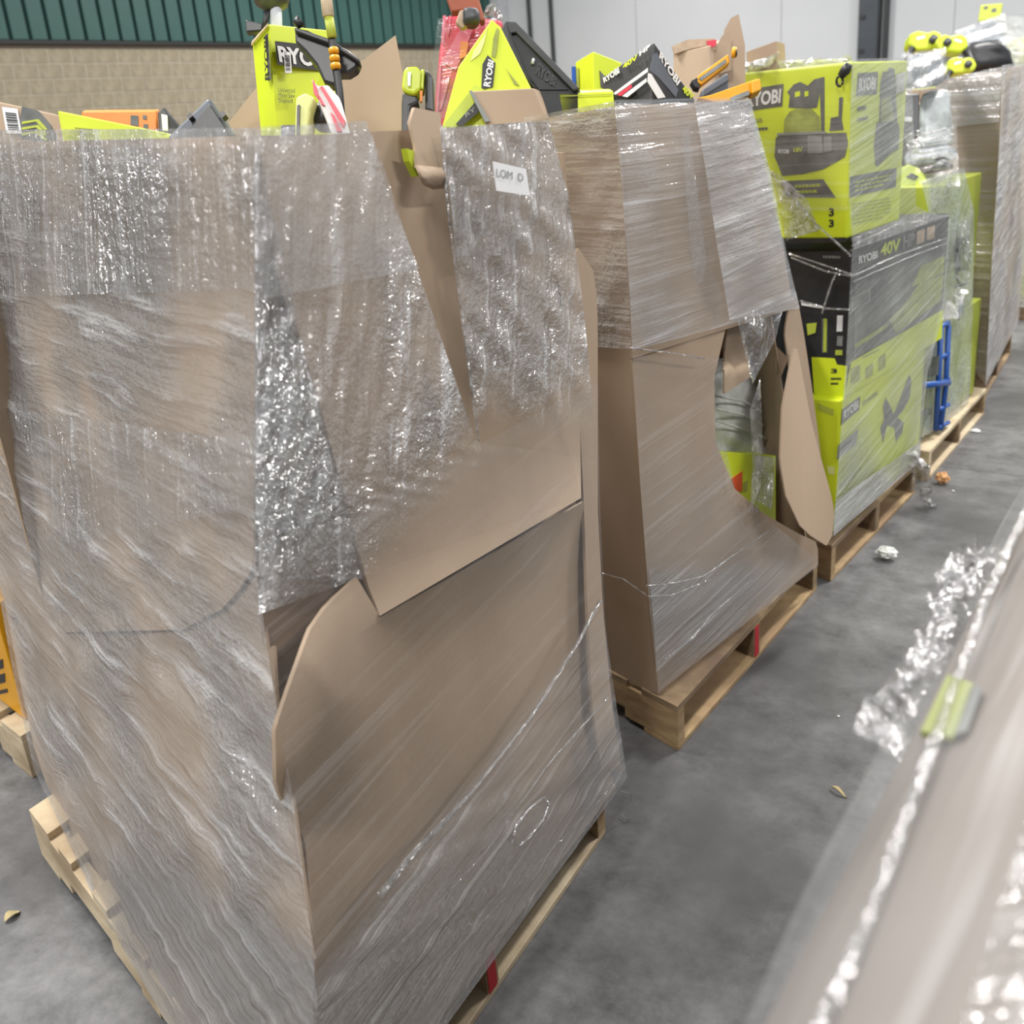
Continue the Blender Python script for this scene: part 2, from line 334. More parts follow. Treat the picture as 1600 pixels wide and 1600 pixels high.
we = struct(abox('wall_end', (WX - 0.35, EY, 0), (9, EY + 0.3, 7), 'wall_grey'))
for k in range(8):
    abox('wall_panel', (WX + 0.35 + k * 2.8, EY - 0.02, 0), (WX + 0.35 + k * 2.8 + 2.79, EY, 7), 'wall_grey', we)
abox('corner_trim', (WX - 0.05, EY - 0.3, 0), (WX + 0.25, EY - 0.03, 7), 'light_grey', we)
for a, b in ((-12.735, -12.644), (-12.223, -12.134)):
    tag(tube('conduit_pipe', [((a + b) / 2, EY - 0.08, z) for z in (0, 2, 4, 6.9)], 0.042, 'post_dark'),
        'thin dark pipe on grey wall, nearest the green cladding' if a < -12.5 else 'thin dark pipe on grey wall, second from the green cladding', 'pipe')
t = thing('roller_door_track', (-6.0, EY - 0.1, 0), 'dark slate column with narrow rail standing against pale grey wall', 'column')
abox('column', (-6.2, EY - 0.16, 0), (-5.895, EY - 0.03, 6.9), 'slate', t, 0.01)
abox('edge_strip', (-5.895, EY - 0.15, 0), (-5.865, EY - 0.03, 6.9), 'post_dark', t)
abox('rail', (-5.80, EY - 0.15, 0), (-5.74, EY - 0.03, 6.9), 'post_dark', t, 0.005)
for i in range(4): abox('bracket', (-6.18, EY - 0.18, 2.2 + i * 0.5), (-6.09, EY - 0.16, 2.26 + i * 0.5), 'post_dark', t)

# ------------------------------------------------------------------ pallets
def pallet(near, far, left, label, mats=('wood', 'wood_old'), red=False, group='wooden pallets along the aisle', nb=7):
    """stringers run away from the aisle, deck boards along it"""
    n = V((near[0], near[1], 0)); a = V((far[0], far[1], 0)) - n; b = V((left[0], left[1], 0)) - n
    t = thing('wooden_pallet', n + (a + b) * 0.5, label, 'pallet', group)
    r = random.Random(int(abs(near[1]) * 100)); la, lb = a.length, b.length; ua, ub = a.normalized(), b.normalized()
    for k, s in enumerate((0.0, 0.5 - 0.02 / la, 1 - 0.042 / la)):                    # notched stringers
        o_ = n + a * s; prof = [(0, .016), (.17, .016), (.17, .045), (.36, .045), (.36, .016), (.64, .016), (.64, .045), (.83, .045), (.83, .016), (1, .016), (1, .118), (0, .118)]
        st = prism('stringer', [o_ + b * u + V((0, 0, z)) for u, z in prof], ua * 0.042, mats[1 if k else 0], t, 0.002)
        if red and k == 1:
            pbox('red_paint', o_ - ub * 0.002 + V((0, 0, .017)) + ua * 0.003, ua * 0.03, ub * 0.06, (0, 0, .1), 'red_paint', t)
    for i in range(nb):                                                                # top deck
        wd = 0.135 if i in (0, nb - 1) else 0.085
        u = (lb - wd) * i / (nb - 1) + r.uniform(-.006, .006) * (0 < i < nb - 1)
        pbox('deck_board', n + ub * u + V((0, 0, .118)), ua * (la + r.uniform(-.012, .006)), ub * wd, (0, 0, .02), mats[0] if r.random() < .7 else mats[1], t, 0.002)
    for u, wd in ((0, .13), (lb / 2 - .05, .09), (lb - .13, .13)):
        pbox('bottom_board', n + ub * u, ua * la, ub * wd, (0, 0, .016), mats[0], t, 0.002)
    return t
pallet((-.98, .626), (-1.109, 1.682), (-2.26, .901), 'pale wooden pallet under the nearest tall wrapped carton', ('wood_pale', 'wood'), True)
pallet((-1.118, 2.066), (-1.157, 3.167), (-2.27, 2.40), 'worn brown pallet with red painted stringer under the carton with a torn hole', ('wood', 'wood_old'), True)
pallet((-1.137, 3.247), (-1.136, 4.233), (-2.30, 3.55), 'old wooden pallet under the stacked lime and black tool boxes', ('wood', 'wood_old'))
pallet((-1.129, 4.394), (-1.16, 5.52), (-2.32, 4.62), 'wooden pallet under the wrapped load with a blue frame', ('wood_pale', 'wood_old'))
pallet((-1.215, 5.68), (-1.33, 6.9), (-2.4, 5.98), 'dark pallet under the far brown carton', ('wood_old', 'wood_old'))
pallet((-2.60, 1.07), (-2.72, 2.25), (-3.75, 1.2), 'pale pallet at the left edge holding yellow packages', ('wood_pale', 'wood_pale'))

# ------------------------------------------------------------------ nearest carton
z1 = .14
Nn, Rr, Ll = V((-.948, .591, z1)), V((-1.081, 1.685, z1)), V((-2.349, .979, z1)); Ff = V((-2.46, 2.05, z1))
PR = Plane(Nn, Rr, Nn + V((0, 0, 1))); Ttop = PR.hit(400, 210); PL = Plane(Nn, Ll, Ttop)
c1 = thing('bulk_carton', (Nn + Ff) * 0.5, 'tall brown bulk carton in shiny stretch film, nearest and largest, with a buckled side', 'carton', 'tall brown bulk cartons')
EDGE = [(400, 212), (400, 900), (425, 1080), (455, 1250), (490, 1500), (484, 1880)]
def edge_x(y): return lerp_poly(EDGE, (y - 212) / (1880 - 212))[0]
up = V((0, 0, 1.45))
def panel(name, a, b, h0, h1, mat, parent, th):       # a wall panel between two base points
    a, b = V(a), V(b); n = (b - a).cross(V((0, 0, 1))).normalized() * th
    return hexa(name, [a, b, b + n, a + n, a + V((0, 0, h0)), b + V((0, 0, h1)), b + n + V((0, 0, h1)), a + n + V((0, 0, h0))], mat, parent)
panel('back_panel', Ll + V((.17, .05, 0)), Ff + V((.10, -.05, 0)), 1.42, 1.42, 'cardboard', c1, -.006)
panel('back_panel', Ff + V((.10, -.05, 0)), Rr + V((-.03, -.02, 0)), 1.42, 1.40, 'cardboard', c1, -.006)
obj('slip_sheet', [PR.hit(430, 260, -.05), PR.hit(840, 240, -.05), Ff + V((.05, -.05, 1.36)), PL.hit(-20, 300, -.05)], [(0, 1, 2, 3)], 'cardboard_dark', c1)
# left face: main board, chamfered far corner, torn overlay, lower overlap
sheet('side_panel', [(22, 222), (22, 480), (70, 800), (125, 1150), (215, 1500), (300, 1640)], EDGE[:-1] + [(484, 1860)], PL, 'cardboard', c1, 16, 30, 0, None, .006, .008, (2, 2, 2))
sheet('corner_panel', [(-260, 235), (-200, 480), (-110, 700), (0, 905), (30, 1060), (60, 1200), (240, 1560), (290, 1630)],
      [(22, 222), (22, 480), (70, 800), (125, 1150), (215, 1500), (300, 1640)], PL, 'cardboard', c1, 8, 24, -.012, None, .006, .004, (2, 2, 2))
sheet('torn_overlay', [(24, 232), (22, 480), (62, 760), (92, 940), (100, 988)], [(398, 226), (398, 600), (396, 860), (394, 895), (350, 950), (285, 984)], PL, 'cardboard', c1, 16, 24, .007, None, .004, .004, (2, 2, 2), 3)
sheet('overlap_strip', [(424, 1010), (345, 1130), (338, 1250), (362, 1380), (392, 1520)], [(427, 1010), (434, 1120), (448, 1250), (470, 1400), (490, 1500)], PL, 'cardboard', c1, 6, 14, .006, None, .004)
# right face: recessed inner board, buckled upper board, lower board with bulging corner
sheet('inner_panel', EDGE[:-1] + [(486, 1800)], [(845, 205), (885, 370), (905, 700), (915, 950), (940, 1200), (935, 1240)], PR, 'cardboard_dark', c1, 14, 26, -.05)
def ridge_d(x, y):           # signed distance to the crease that runs from the buckled corner to the right edge
    return (y - (965 + (x - 595) * (780 - 965) / (910 - 595))) / 1.16
def up_fn(x, y):
    d = -ridge_d(x, y); h = .03 * math.exp(-max(d, 0) / 60)
    return h + .012 * math.sin(max(0, min(1, (y - 230) / 700)) * math.pi)
UPL = [(404, 215), (440, 430), (490, 600), (532, 750), (575, 915), (594, 962)]
UPR = [(856, 192), (880, 300), (893, 370), (903, 500), (906, 640), (908, 778)]
sheet('buckled_panel', UPL, UPR, PR, 'cardboard', c1, 30, 44, .004, up_fn, .006, .008, (1, 7, 2))
def low_fn(x, y):
    d = ridge_d(x, y); h = (.034 * math.exp(-max(d, 0) / 45) - .010) * min(1, max(0, (x - 560) / 60))
    k = max(0, 1 - math.hypot((x - 520) / 150, (y - 1030) / 270)); e = max(0, 1 - abs(y - 1090) / 210) * max(0, 1 - (x - edge_x(y)) / 190)
    return h + .045 * k * k * (3 - 2 * k) + .028 * min(1, e * 2)
LOL = [(558, 903), (512, 945), (484, 985), (450, 1080), (430, 1140), (432, 1230), (453, 1276), (476, 1310), (492, 1500), (486, 1860)]
LOR = [(912, 784), (916, 900), (922, 1000), (930, 1100), (945, 1180), (962, 1232)]
def ridge_top(k): return 75 * (k / .105 if k < .105 else (1 - k) / .895)
sheet('lower_panel', LOL, LOR, PR, 'cardboard', c1, 57, 60, 0, low_fn, .006, .005, (1, 3, 3), 0, ridge_top)
def strip_fn(x, y): return .012
sheet('corner_strip', [(872, 436), (890, 540), (905, 640), (912, 780), (918, 950), (925, 1100), (940, 1200)], [(904, 388), (922, 404), (931, 440), (934, 500), (934, 640), (934, 800), (942, 950), (956, 1100), (972, 1205)], PR, 'cardboard', c1, 5, 24, .016, None, .006, .003, (2, 4, 2))
# torn flap at the top
sheet('torn_flap', [(640, 188), (646, 176), (648, 168)][::-1] + [(650, 230), (652, 262)], [(688, 176), (692, 230), (694, 270)], PR, 'cardboard', c1, 5, 8, .022, lambda x, y: .0002 * (y - 170), .005)
sheet('torn_lip', [(652, 258), (665, 290), (680, 296)], [(694, 262), (697, 280), (698, 294)], PR, 'cardboard_edge', c1, 4, 5, .04, lambda x, y: .012 * math.sin((y - 255) / 12), .004)
pl2 = pxpoly('lime_scrap', [(636, 232), (648, 236), (664, 268), (652, 276), (640, 252)], PR, 'lime_plastic', c1, .032, .01)
prism('far_flap', [D(530, 122, 2.55), D(618, 55, 2.55), D(630, 120, 2.55), D(634, 260, 2.55), D(545, 260, 2.55)], FWD * .006, 'cardboard', c1)
prism('far_flap', [D(330, 225, 2.45), D(400, 138, 2.45), D(470, 150, 2.45), D(470, 260, 2.45), D(330, 260, 2.45)], FWD * .006, 'cardboard', c1)
pxq = [(776, 298), (828, 306), (822, 264), (770, 252)]
lb = pxpoly('paper_label', pxq, PR, 'white', c1, .082, .001)
pxtext('LOM  D', [(776, 276), (818, 284), (818, 272), (776, 263)], PR, 'print_mid', lb, 'handwriting', .084, 0)
# film on it
def wr(a, fx, fy): return lambda x, y: a * (math.sin(x * fx + y * fy) * math.sin(y * .021 + x * .008))
sheet('stretch_film', [(-265, 206), (-200, 480), (-110, 700), (-6, 905), (22, 1060), (52, 1200), (160, 1430), (262, 1600)], [(400, 200), (400, 600), (402, 900), (428, 1080), (458, 1250), (492, 1500), (489, 1640)],
      PL, 'film_left', c1, 40, 90, .018, wr(.003, .07, .05), 0, .014, (5, 5, 12))
sheet('stretch_film', [(398, 204), (399, 600), (402, 900), (404, 960)], [(572, 188), (600, 262), (640, 385), (700, 560), (744, 690), (890, 702), (908, 778)], PR, 'film_drape', c1, 60, 90, .046, wr(.004, .16, .02), 0, .012, (4, 18, 5), 0, None, lambda x, y: ((x - 480) / 300 + (y - 560) / 300 - .85) / .75)
sheet('gap_film', [(402, 300), (401, 600), (402, 820), (404, 905)], [(424, 320), (486, 590), (535, 790), (566, 905)], PR, 'film_shiny', c1, 24, 50, .02, wr(.006, .14, .09), 0, .014, (6, 14, 12), 5)
sheet('stretch_film', [(690, 200), (702, 300), (716, 430), (730, 560), (748, 690)], [(858, 188), (885, 300), (896, 366), (912, 480), (934, 720)], PR, 'film_drape', c1, 34, 60, .046, wr(.005, .11, -.07), 0, .014, (4, 14, 5), 9, None, lambda x, y: (y - 560) / 130)
sheet('stretch_film', [(403, 880), (426, 1080), (456, 1250), (480, 1400), (493, 1530), (488, 1850)], [(934, 596), (938, 800), (945, 960), (958, 1100), (978, 1208)], PR, 'film_thin', c1, 30, 50, .09, None, 0, .004, (3, 3, 6))
sheet('film_band', [(490, 1520), (496, 1600), (484, 1895)], [(938, 930), (960, 1080), (980, 1215)], PR, 'film_low', c1, 40, 40, .098, wr(.003, .05, .12), 0, .006, (2, 6, 14), 0, None, lambda x, y: 1 - (y - (1520 - (x - 490) * 1.317)) / 60)
sheet('film_band', [(52, 1195), (140, 1390), (262, 1600)], [(482, 1440), (496, 1560), (490, 1800)], PL, 'film_low_left', c1, 30, 40, .03, wr(.003, .06, .1), 0, .006, (2, 6, 14), 0, None, lambda x, y: 1 - (y - (1195 + (x - 52) * .57)) / 90)
sheet('film_layer', [(-264, 204), (-235, 350), (-205, 470)], [(399, 200), (400, 330), (400, 452)], PL, 'film_left_v', c1, 50, 40, .026, None, 0, .012, (14, 14, 4), 2)
sheet('film_layer', [(20, 640), (60, 760), (100, 850)], [(401, 690), (401, 740), (402, 790)], PL, 'film_left_v', c1, 40, 20, .030, None, 0, .008, (14, 14, 8), 6)
sheet('film_layer', [(399, 198), (400, 330), (400, 470)], [(572, 190), (606, 300), (655, 420)], PR, 'film_drape', c1, 40, 40, .056, None, 0, .012, (4, 16, 5), 12)
sheet('film_layer', [(692, 198), (706, 330), (712, 400)], [(858, 190), (888, 300), (900, 396)], PR, 'film_light', c1, 30, 30, .058, wr(.006, .09, -.09), 0, .012, (4, 16, 5), 14)
rope = [PR.hit(x, y, .088) for x, y in ((592, 1400), (640, 1340), (740, 1235), (830, 1120), (900, 1010), (938, 938))]
tube('film_rope', rope, [.006, .005, .004, .004, .004, .003], 'film_loose', c1, 7)
tube('film_tear', [PR.hit(x, y, .10) for x, y in [(800, 1318), (806, 1290), (828, 1262), (850, 1246), (858, 1254), (850, 1280), (830, 1305), (812, 1322)]], .0025, 'film_loose', c1, 6)
for pts in ([(500, 1590), (620, 1480), (760, 1330), (860, 1190), (950, 1090)], [(600, 1610), (740, 1455), (860, 1330), (970, 1215)], [(402, 240), (401, 400), (401, 600), (402, 900)], [(690, 196), (700, 330), (720, 480), (748, 690)]):
    tube('film_rope', [PR.hit(x, y, .09 if y > 1000 else .05) for x, y in pts], .0022, 'film_loose', c1, 6)

# ------------------------------------------------------------------ second carton, with the torn hole
A2, B2 = V((-1.193, 2.098, z1)), V((-1.131, 3.08, z1)); P2 = Plane(A2, B2, A2 + V((0, 0, 1)))
L2 = A2 + V((-1.13, .32, 0)); F2 = B2 + V((-1.13, .32, 0))
c2 = thing('bulk_carton', (A2 + F2) * .5, 'tall brown bulk carton with a torn hole and hanging oval flap', 'carton', 'tall brown bulk cartons')
P2L = Plane(A2, L2, P2.hit(965, 165))
panel('back_panel', L2, F2, 1.42, 1.42, 'cardboard', c2, -.006)
e2 = P2.hit(1160, 200, -.03); hexa('back_panel', [F2, B2 + V((-.02, 0, 0)), B2 + V((-.02, -.006, 0)), F2 + V((0, -.006, 0)), F2 + V((0, -.2, 1.42)), e2, e2 + V((0, -.006, 0)), F2 + V((0, -.206, 1.42))], 'cardboard', c2)
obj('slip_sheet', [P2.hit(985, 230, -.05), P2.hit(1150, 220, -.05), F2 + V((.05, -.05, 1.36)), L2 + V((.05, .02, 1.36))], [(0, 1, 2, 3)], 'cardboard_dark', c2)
CE = [(965, 165), (975, 300), (986, 520), (1000, 750), (1014, 950), (1029, 1085)]
def bow(x, y):
    k = max(0, min(1, (y - 160) / 330)); return .02 + .03 * math.sin(k * math.pi)
sheet('side_panel', [(820, 190), (840, 370), (860, 560), (890, 800), (920, 960), (940, 1050)], CE, P2L, 'cardboard', c2, 10, 24, 0, None, .006, .012, (3, 3, 2))
sheet('side_panel', CE[:2] + [(983, 450), (988, 560)], [(1166, 158), (1198, 270), (1226, 400), (1238, 470), (1220, 500), (1135, 500), (1120, 560)][:4] + [(1246, 480)], P2, 'cardboard', c2, 20, 24, 0, None, .006, .01, (2, 5, 2))
sheet('side_panel', [(984, 480), (987, 560), (1001, 765), (1015, 950), (1029, 1085)], [(1142, 478), (1116, 590), (1118, 690), (1148, 764), (1190, 800), (1240, 830), (1278, 848), (1278, 882)], P2, 'cardboard', c2, 24, 34, 0, None, .006, .008, (2, 4, 2))
sheet('torn_edge', [(1236, 466), (1226, 520), (1236, 590), (1258, 690), (1270, 730)], [(1246, 466), (1256, 520), (1268, 600), (1280, 690), (1284, 730)], P2, 'cardboard', c2, 5, 18, .004)
sheet('hanging_flap', [(1240, 545), (1222, 640), (1219, 720), (1228, 775), (1250, 822), (1278, 848), (1290, 852)], [(1246, 545), (1268, 660), (1284, 720), (1298, 770), (1304, 800), (1300, 840), (1292, 852)], P2, 'cardboard', c2, 8, 20, .01, lambda x, y: .02 + .10 * max(0, (y - 545) / 300), .005)
sheet('torn_edge', [(1212, 540), (1214, 580)], [(1232, 560), (1220, 590)], P2, 'cardboard', c2, 3, 4, -.03)
sheet('inner_flap', [(1140, 490), (1132, 560), (1132, 615)], [(1152, 484), (1170, 555), (1174, 588)], P2, 'cardboard', c2, 5, 10, -.02, lambda x, y: -.01 + (.015 if y > 570 else 0), .005)
# dark inside of the hole and what lies in it
sheet('hole_shade', [(1100, 470), (1095, 600), (1100, 700), (1120, 800)], [(1225, 470), (1240, 600), (1245, 700), (1260, 830)], P2, 'print_black', c2, 6, 8, -.26)  # black sheet painted in for the shade inside the carton
bg1 = thing('wrapped_bundle', P2.hit(1165, 650, -.16), 'white film-wrapped bundle visible through the torn hole', 'bundle')
sheet('bundle_body', [(1110, 590), (1105, 660), (1112, 712)], [(1200, 548), (1216, 640), (1214, 708)], P2, 'white_bag', bg1, 16, 18, -.15, lambda x, y: .03 * math.sin((x - 1105) / 110 * math.pi) + .004 * math.sin((y - x * .45) * .16), .08)
for k in range(3):
    tube('fold', [P2.hit(1112 + 4 * k, 630 + 20 * k - 12, -.11), P2.hit(1160, 632 + 22 * k - 6, -.105), P2.hit(1214, 655 + 18 * k, -.12)], .0035, 'white_bag', bg1, 6)
lbx = thing('tool_box', P2.hit(1170, 780, -.1), 'lime box with orange mark visible at the bottom of the torn hole', 'box')
o_ = sheet('carton_body', [(1118, 706), (1118, 830)], [(1212, 712), (1212, 836)], P2, 'lime', lbx, 2, 2, -.06, None, .14)
PB = Plane(P2.p - P2.n * .06, P2.p - P2.n * .06 + V((0, 0, 1)), B2 - P2.n * .06)
pxpoly('print_mark', [(1143, 748), (1160, 736), (1160, 768), (1150, 768)], PB, 'orange_mark', lbx)
pxpoly('print_mark', [(1132, 736), (1135, 734), (1135, 744), (1132, 744)], PB, 'print_black', lbx)
pxpoly('print_mark', [(1162, 754), (1168, 750), (1168, 766), (1162, 768)], PB, 'print_olive', lbx)
# film on it
sheet('stretch_film', [(818, 184), (840, 370), (862, 470), (880, 540)], [(962, 158), (972, 300), (982, 450), (986, 545)], P2L, 'film_left', c2, 20, 40, .014, wr(.004, .1, .05), 0, .02, (5, 5, 7), 4)
sheet('stretch_film', [(960, 156), (972, 300), (983, 450), (988, 548)], [(1168, 152), (1200, 268), (1228, 400), (1248, 478)], P2, 'film_level', c2, 40, 50, .012, bow, 0, .010, (3, 6, 14), 4)
sheet('thick_film', [(1085, 158), (1100, 250), (1120, 380), (1140, 500)], [(1172, 156), (1204, 270), (1230, 400), (1250, 482)], P2, 'film_thick', c2, 20, 40, .022, bow, 0, .006, (3, 10, 30), 8)
sheet('film_fold', [(1064, 200), (1072, 300), (1082, 420), (1088, 445)], [(1076, 200), (1090, 300), (1104, 410), (1098, 440)], P2, 'film_light', c2, 4, 24, .05, bow, 0, .006, (3, 14, 14))
sheet('film_tail', [(1150, 492), (1166, 560), (1176, 600)], [(1226, 470), (1212, 530), (1186, 580)], P2, 'film_loose', c2, 10, 14, .03, None, 0, .02, (8, 14, 14))
sheet('film_tail', [(1172, 640), (1176, 720), (1172, 805)], [(1188, 590), (1192, 700), (1186, 800)], P2, 'film_loose', c2, 5, 20, .01, None, 0, .02, (8, 16, 16))
sheet('film_tail', [(1180, 712), (1180, 780)], [(1212, 714), (1206, 796)], P2, 'film_loose', c2, 6, 10, -.03, None, 0, .014, (8, 16, 16))
sheet('stretch_film', [(989, 555), (1001, 765), (1014, 940), (1029, 1078)], [(1130, 560), (1116, 620), (1150, 770), (1276, 874)], P2, 'film_thin', c2, 26, 40, .018, None, 0, .004, (2, 4, 8))
sheet('film_band', [(1012, 870), (1020, 960), (1029, 1082)], [(1275, 852), (1280, 866), (1278, 884)], P2, 'film_low', c2, 26, 24, .024, None, 0, .005, (2, 6, 14), 0, None, lambda x, y: 1 - (y - (870 - (x - 1012) * .068)) / 50)
for pts in ([(1010, 915), (1050, 912), (1100, 900), (1200, 830)], [(1012, 932), (1050, 930), (1110, 905)], [(1038, 1030), (1080, 1000), (1110, 962), (1180, 900)], [(986, 544), (1040, 550), (1100, 560)]):
    tube('film_rope', [P2.hit(x, y, .03) for x, y in pts], .002, 'film_loose', c2, 6)
tube('film_rope', [P2L.hit(x, y, .02) for x, y in ((938, 895), (975, 905), (1010, 930))], .002, 'film_loose', c2, 6)

# ------------------------------------------------------------------ stacked lime and black boxes
S = V((-1.165, 3.356, 0)); sy = V((.028, .9996, 0)); sx = V((-.9996, .028, 0)); ZU = V((0, 0, 1))
def stackbox(name, off, wx, ly, z0, z1_, mat, label, cat, base=S, dy=sy, dx=sx):
    o_ = base + dy * off; t = thing(name, o_ + dx * (wx / 2) + dy * (ly / 2) + ZU * z0, label, cat)
    pbox('carton_body', o_ + ZU * z0, dx * wx, dy * ly, ZU * (z1_ - z0), mat, t, .006)
    a = o_ + ZU * z0; return t, Plane(a, a + dy, a + ZU), Plane(a, a + dx, a + ZU)
# sprayer box
sp, pr, pf = stackbox('sprayer_box', .005, .62, .50, 1.165, 1.69, 'lime', 'lime box with printed grey backpack sprayer, topmost of the wrapped stack', 'box')
pxpoly('logo_panel', [(1164, 174), (1222, 166), (1224, 131), (1168, 140)], pf, 'print_grey', sp)
pxtext('RYOBI', [(1166, 168), (1219, 161), (1221, 138), (1166, 146)], pf, 'print_white', sp)
il = pxpoly('sprayer_print', [(1212, 215), (1222, 210), (1322, 207), (1325, 225), (1320, 245), (1305, 254), (1285, 265), (1255, 272), (1222, 275), (1216, 258), (1210, 245)], pf, 'print_grey', sp)
pxpoly('tank_print', [(1224, 210), (1226, 186), (1234, 174), (1250, 168), (1268, 170), (1280, 182), (1282, 208)], pf, 'print_olive', sp)
pxpoly('harness_print', [(1232, 168), (1234, 150), (1230, 144), (1240, 132), (1250, 128), (1262, 134), (1272, 124), (1288, 120), (1288, 206), (1283, 206), (1281, 145), (1276, 168), (1262, 170)], pf, 'print_grey', sp)
for q in ([(1242, 152), (1250, 150), (1250, 142), (1242, 144)], [(1257, 151), (1263, 150), (1263, 142), (1257, 143)]): pxpoly('gap_print', q, pf, 'lime', sp, .0025)
pxpoly('hose_print', [(1296, 205), (1298, 184), (1310, 182), (1311, 152), (1317, 152), (1315, 186), (1318, 203)], pf, 'print_grey', sp)
pxpoly('panel_print', [(1262, 240), (1286, 239), (1284, 212), (1262, 212)], pf, 'print_mid', sp, .003)
pxpoly('panel_print', [(1287, 238), (1300, 236), (1299, 213), (1287, 213)], pf, 'print_mid', sp, .003)
pxtext('RYOBI', [(1216, 240), (1233, 240), (1233, 233), (1216, 233)], pf, 'print_white', sp, off=.004)
pxtext('18V', [(1240, 238), (1254, 237), (1254, 230), (1240, 231)], pf, 'lime', sp, off=.004)
pxpoly('ridge_print', [(1214, 208), (1290, 205), (1290, 209), (1214, 212)], pf, 'print_mid', sp, .003)
textlines([(1174, 194), (1196, 192), (1196, 181), (1174, 183)], 1, pf, 'print_olive', sp, seed=4); textlines([(1176, 206), (1206, 204), (1206, 196), (1176, 198)], 1, pf, 'print_grey', sp, seed=5)
pxpoly('info_panel', [(1220, 288), (1230, 308), (1306, 309), (1286, 280), (1224, 283)], pf, 'print_grey', sp)
textlines([(1246, 304), (1288, 303), (1280, 284), (1240, 287)], 2, pf, 'lime_dull', sp, seed=6)
pxtext('3', [(1295, 338), (1303, 338), (1303, 325), (1295, 325)], pf, 'print_black', sp); pxtext('3', [(1295, 355), (1303, 355), (1303, 343), (1295, 343)], pf, 'print_black', sp)
pxpoly('logo_panel', [(1338, 150), (1370, 147), (1372, 112), (1341, 114)], pr, 'print_grey', sp)
pxtext('RYOBI', [(1342, 143), (1368, 140), (1369, 119), (1343, 122)], pr, 'print_white', sp)
textlines([(1340, 176), (1360, 173), (1360, 160), (1340, 163)], 1, pr, 'print_grey', sp, seed=8); textlines([(1340, 191), (1364, 187), (1364, 178), (1340, 182)], 1, pr, 'print_grey', sp, seed=9)
pxpoly('sprayer_print', [(1368, 258), (1366, 225), (1370, 192), (1374, 190), (1376, 130), (1380, 112), (1386, 112), (1390, 105), (1398, 108), (1402, 190), (1406, 200), (1404, 232), (1392, 240), (1372, 260)], pr, 'print_grey', sp)
pxpoly('tank_print', [(1376, 190), (1378, 156), (1392, 150), (1398, 190)], pr, 'print_olive', sp, .003)
pxpoly('paper_label', [(1401, 146), (1414, 142), (1415, 112), (1401, 116)], pr, 'print_white', sp, .003)
pxpoly('info_panel', [(1328, 308), (1400, 292), (1401, 262), (1329, 276)], pr, 'print_grey', sp); textlines([(1336, 301), (1392, 289), (1392, 270), (1336, 282)], 3, pr, 'lime_dull', sp, seed=10)
textlines([(1332, 352), (1392, 338), (1392, 306), (1332, 316)], 6, pr, 'print_olive', sp, seed=11, fill=.34)
pxpoly('dark_base', [(1230, 380), (1322, 378), (1322, 371), (1230, 373)], pf, 'print_black', sp)
hk = thing('carry_clip', pf.hit(1320, 118, .03), 'black plastic clip hanging at the sprayer box corner', 'clip')
tube('clip_body', [pf.hit(x, y, .03) for x, y in ((1327, 100), (1321, 110), (1314, 119))], [.012, .016, .012], 'black_plastic', hk)
tube('clip_ring', [pf.hit(1312 + 5 * math.cos(a), 127 + 8 * math.sin(a), .03) for a in [k * math.pi / 5 for k in range(11)]], .004, 'black_plastic', hk, 8)
# black chainsaw box
bb, pr, pf = stackbox('black_tool_box', .055, .62, 1.05, .632, 1.122, 'print_black', 'long black tool box with yellow letters and lime bottom band, middle of the wrapped stack', 'box')
o4 = S + sy * .055 + ZU * .632
pxpoly('lime_band', [(1272, 615), (1320, 621), (1324, 572), (1308, 570), (1304, 560), (1268, 558)], pf, 'lime', bb)
pxpoly('lime_band', [(1320, 621), (1472, 528), (1473, 484), (1330, 566)], pr, 'lime', bb)
pxtext('RYOBI', [(1342, 413), (1371, 403), (1371, 391), (1342, 400)], pr, 'print_white', bb)
pxtext('40V', [(1376, 401), (1406, 391), (1407, 372), (1377, 381)], pr, 'lime', bb)
pxtext('HP', [(1411, 389), (1428, 383), (1430, 363), (1412, 368)], pr, 'print_mid', bb)
for k in range(2): pxpoly('logo_panel', [(1432 + 16 * k, 382 - 6 * k), (1444 + 16 * k, 378 - 6 * k), (1445 + 16 * k, 358 - 6 * k), (1433 + 16 * k, 362 - 6 * k)], pr, 'cardboard_edge', bb, .003)
pxpoly('photo_print', [(1334, 560), (1472, 484), (1478, 372), (1336, 428)], pr, 'print_grey', bb)
for pts in ([(1400, 520), (1470, 470), (1474, 430), (1440, 440), (1418, 470), (1390, 500)], [(1336, 545), (1386, 512), (1386, 506), (1336, 538)], [(1426, 448), (1474, 426), (1476, 400), (1440, 415)]):
    pxpoly('saw_print', pts, pr, 'print_olive', bb, .003)
lb = pxpoly('title_frame', [(1331, 487), (1360, 470), (1360, 450), (1331, 465)], pr, 'print_mid', bb, .003); pxpoly('title_field', [(1334, 482), (1357, 469), (1357, 454), (1334, 467)], pr, 'print_grey', lb, .0042)
textlines([(1348, 562), (1386, 543), (1386, 536), (1348, 555)], 1, pr, 'print_olive', bb, seed=12)
for x, y, w_, h in ((1330, 596, 14, 24), (1353, 588, 11, 18), (1373, 576, 11, 22)): pxpoly('icon_print', [(x, y + 4), (x + w_, y - 3), (x + w_, y - 3 - h), (x, y + 4 - h)], pr, 'print_olive', bb, .003)
pxtext('3', [(1298, 583), (1308, 583), (1308, 576), (1298, 576)], pf, 'print_black', bb); textlines([(1298, 603), (1314, 603), (1314, 588), (1298, 588)], 2, pf, 'print_black', bb, seed=13)
textlines([(1286, 405), (1322, 406), (1322, 398), (1286, 397)], 1, pf, 'print_mid', bb, seed=14)
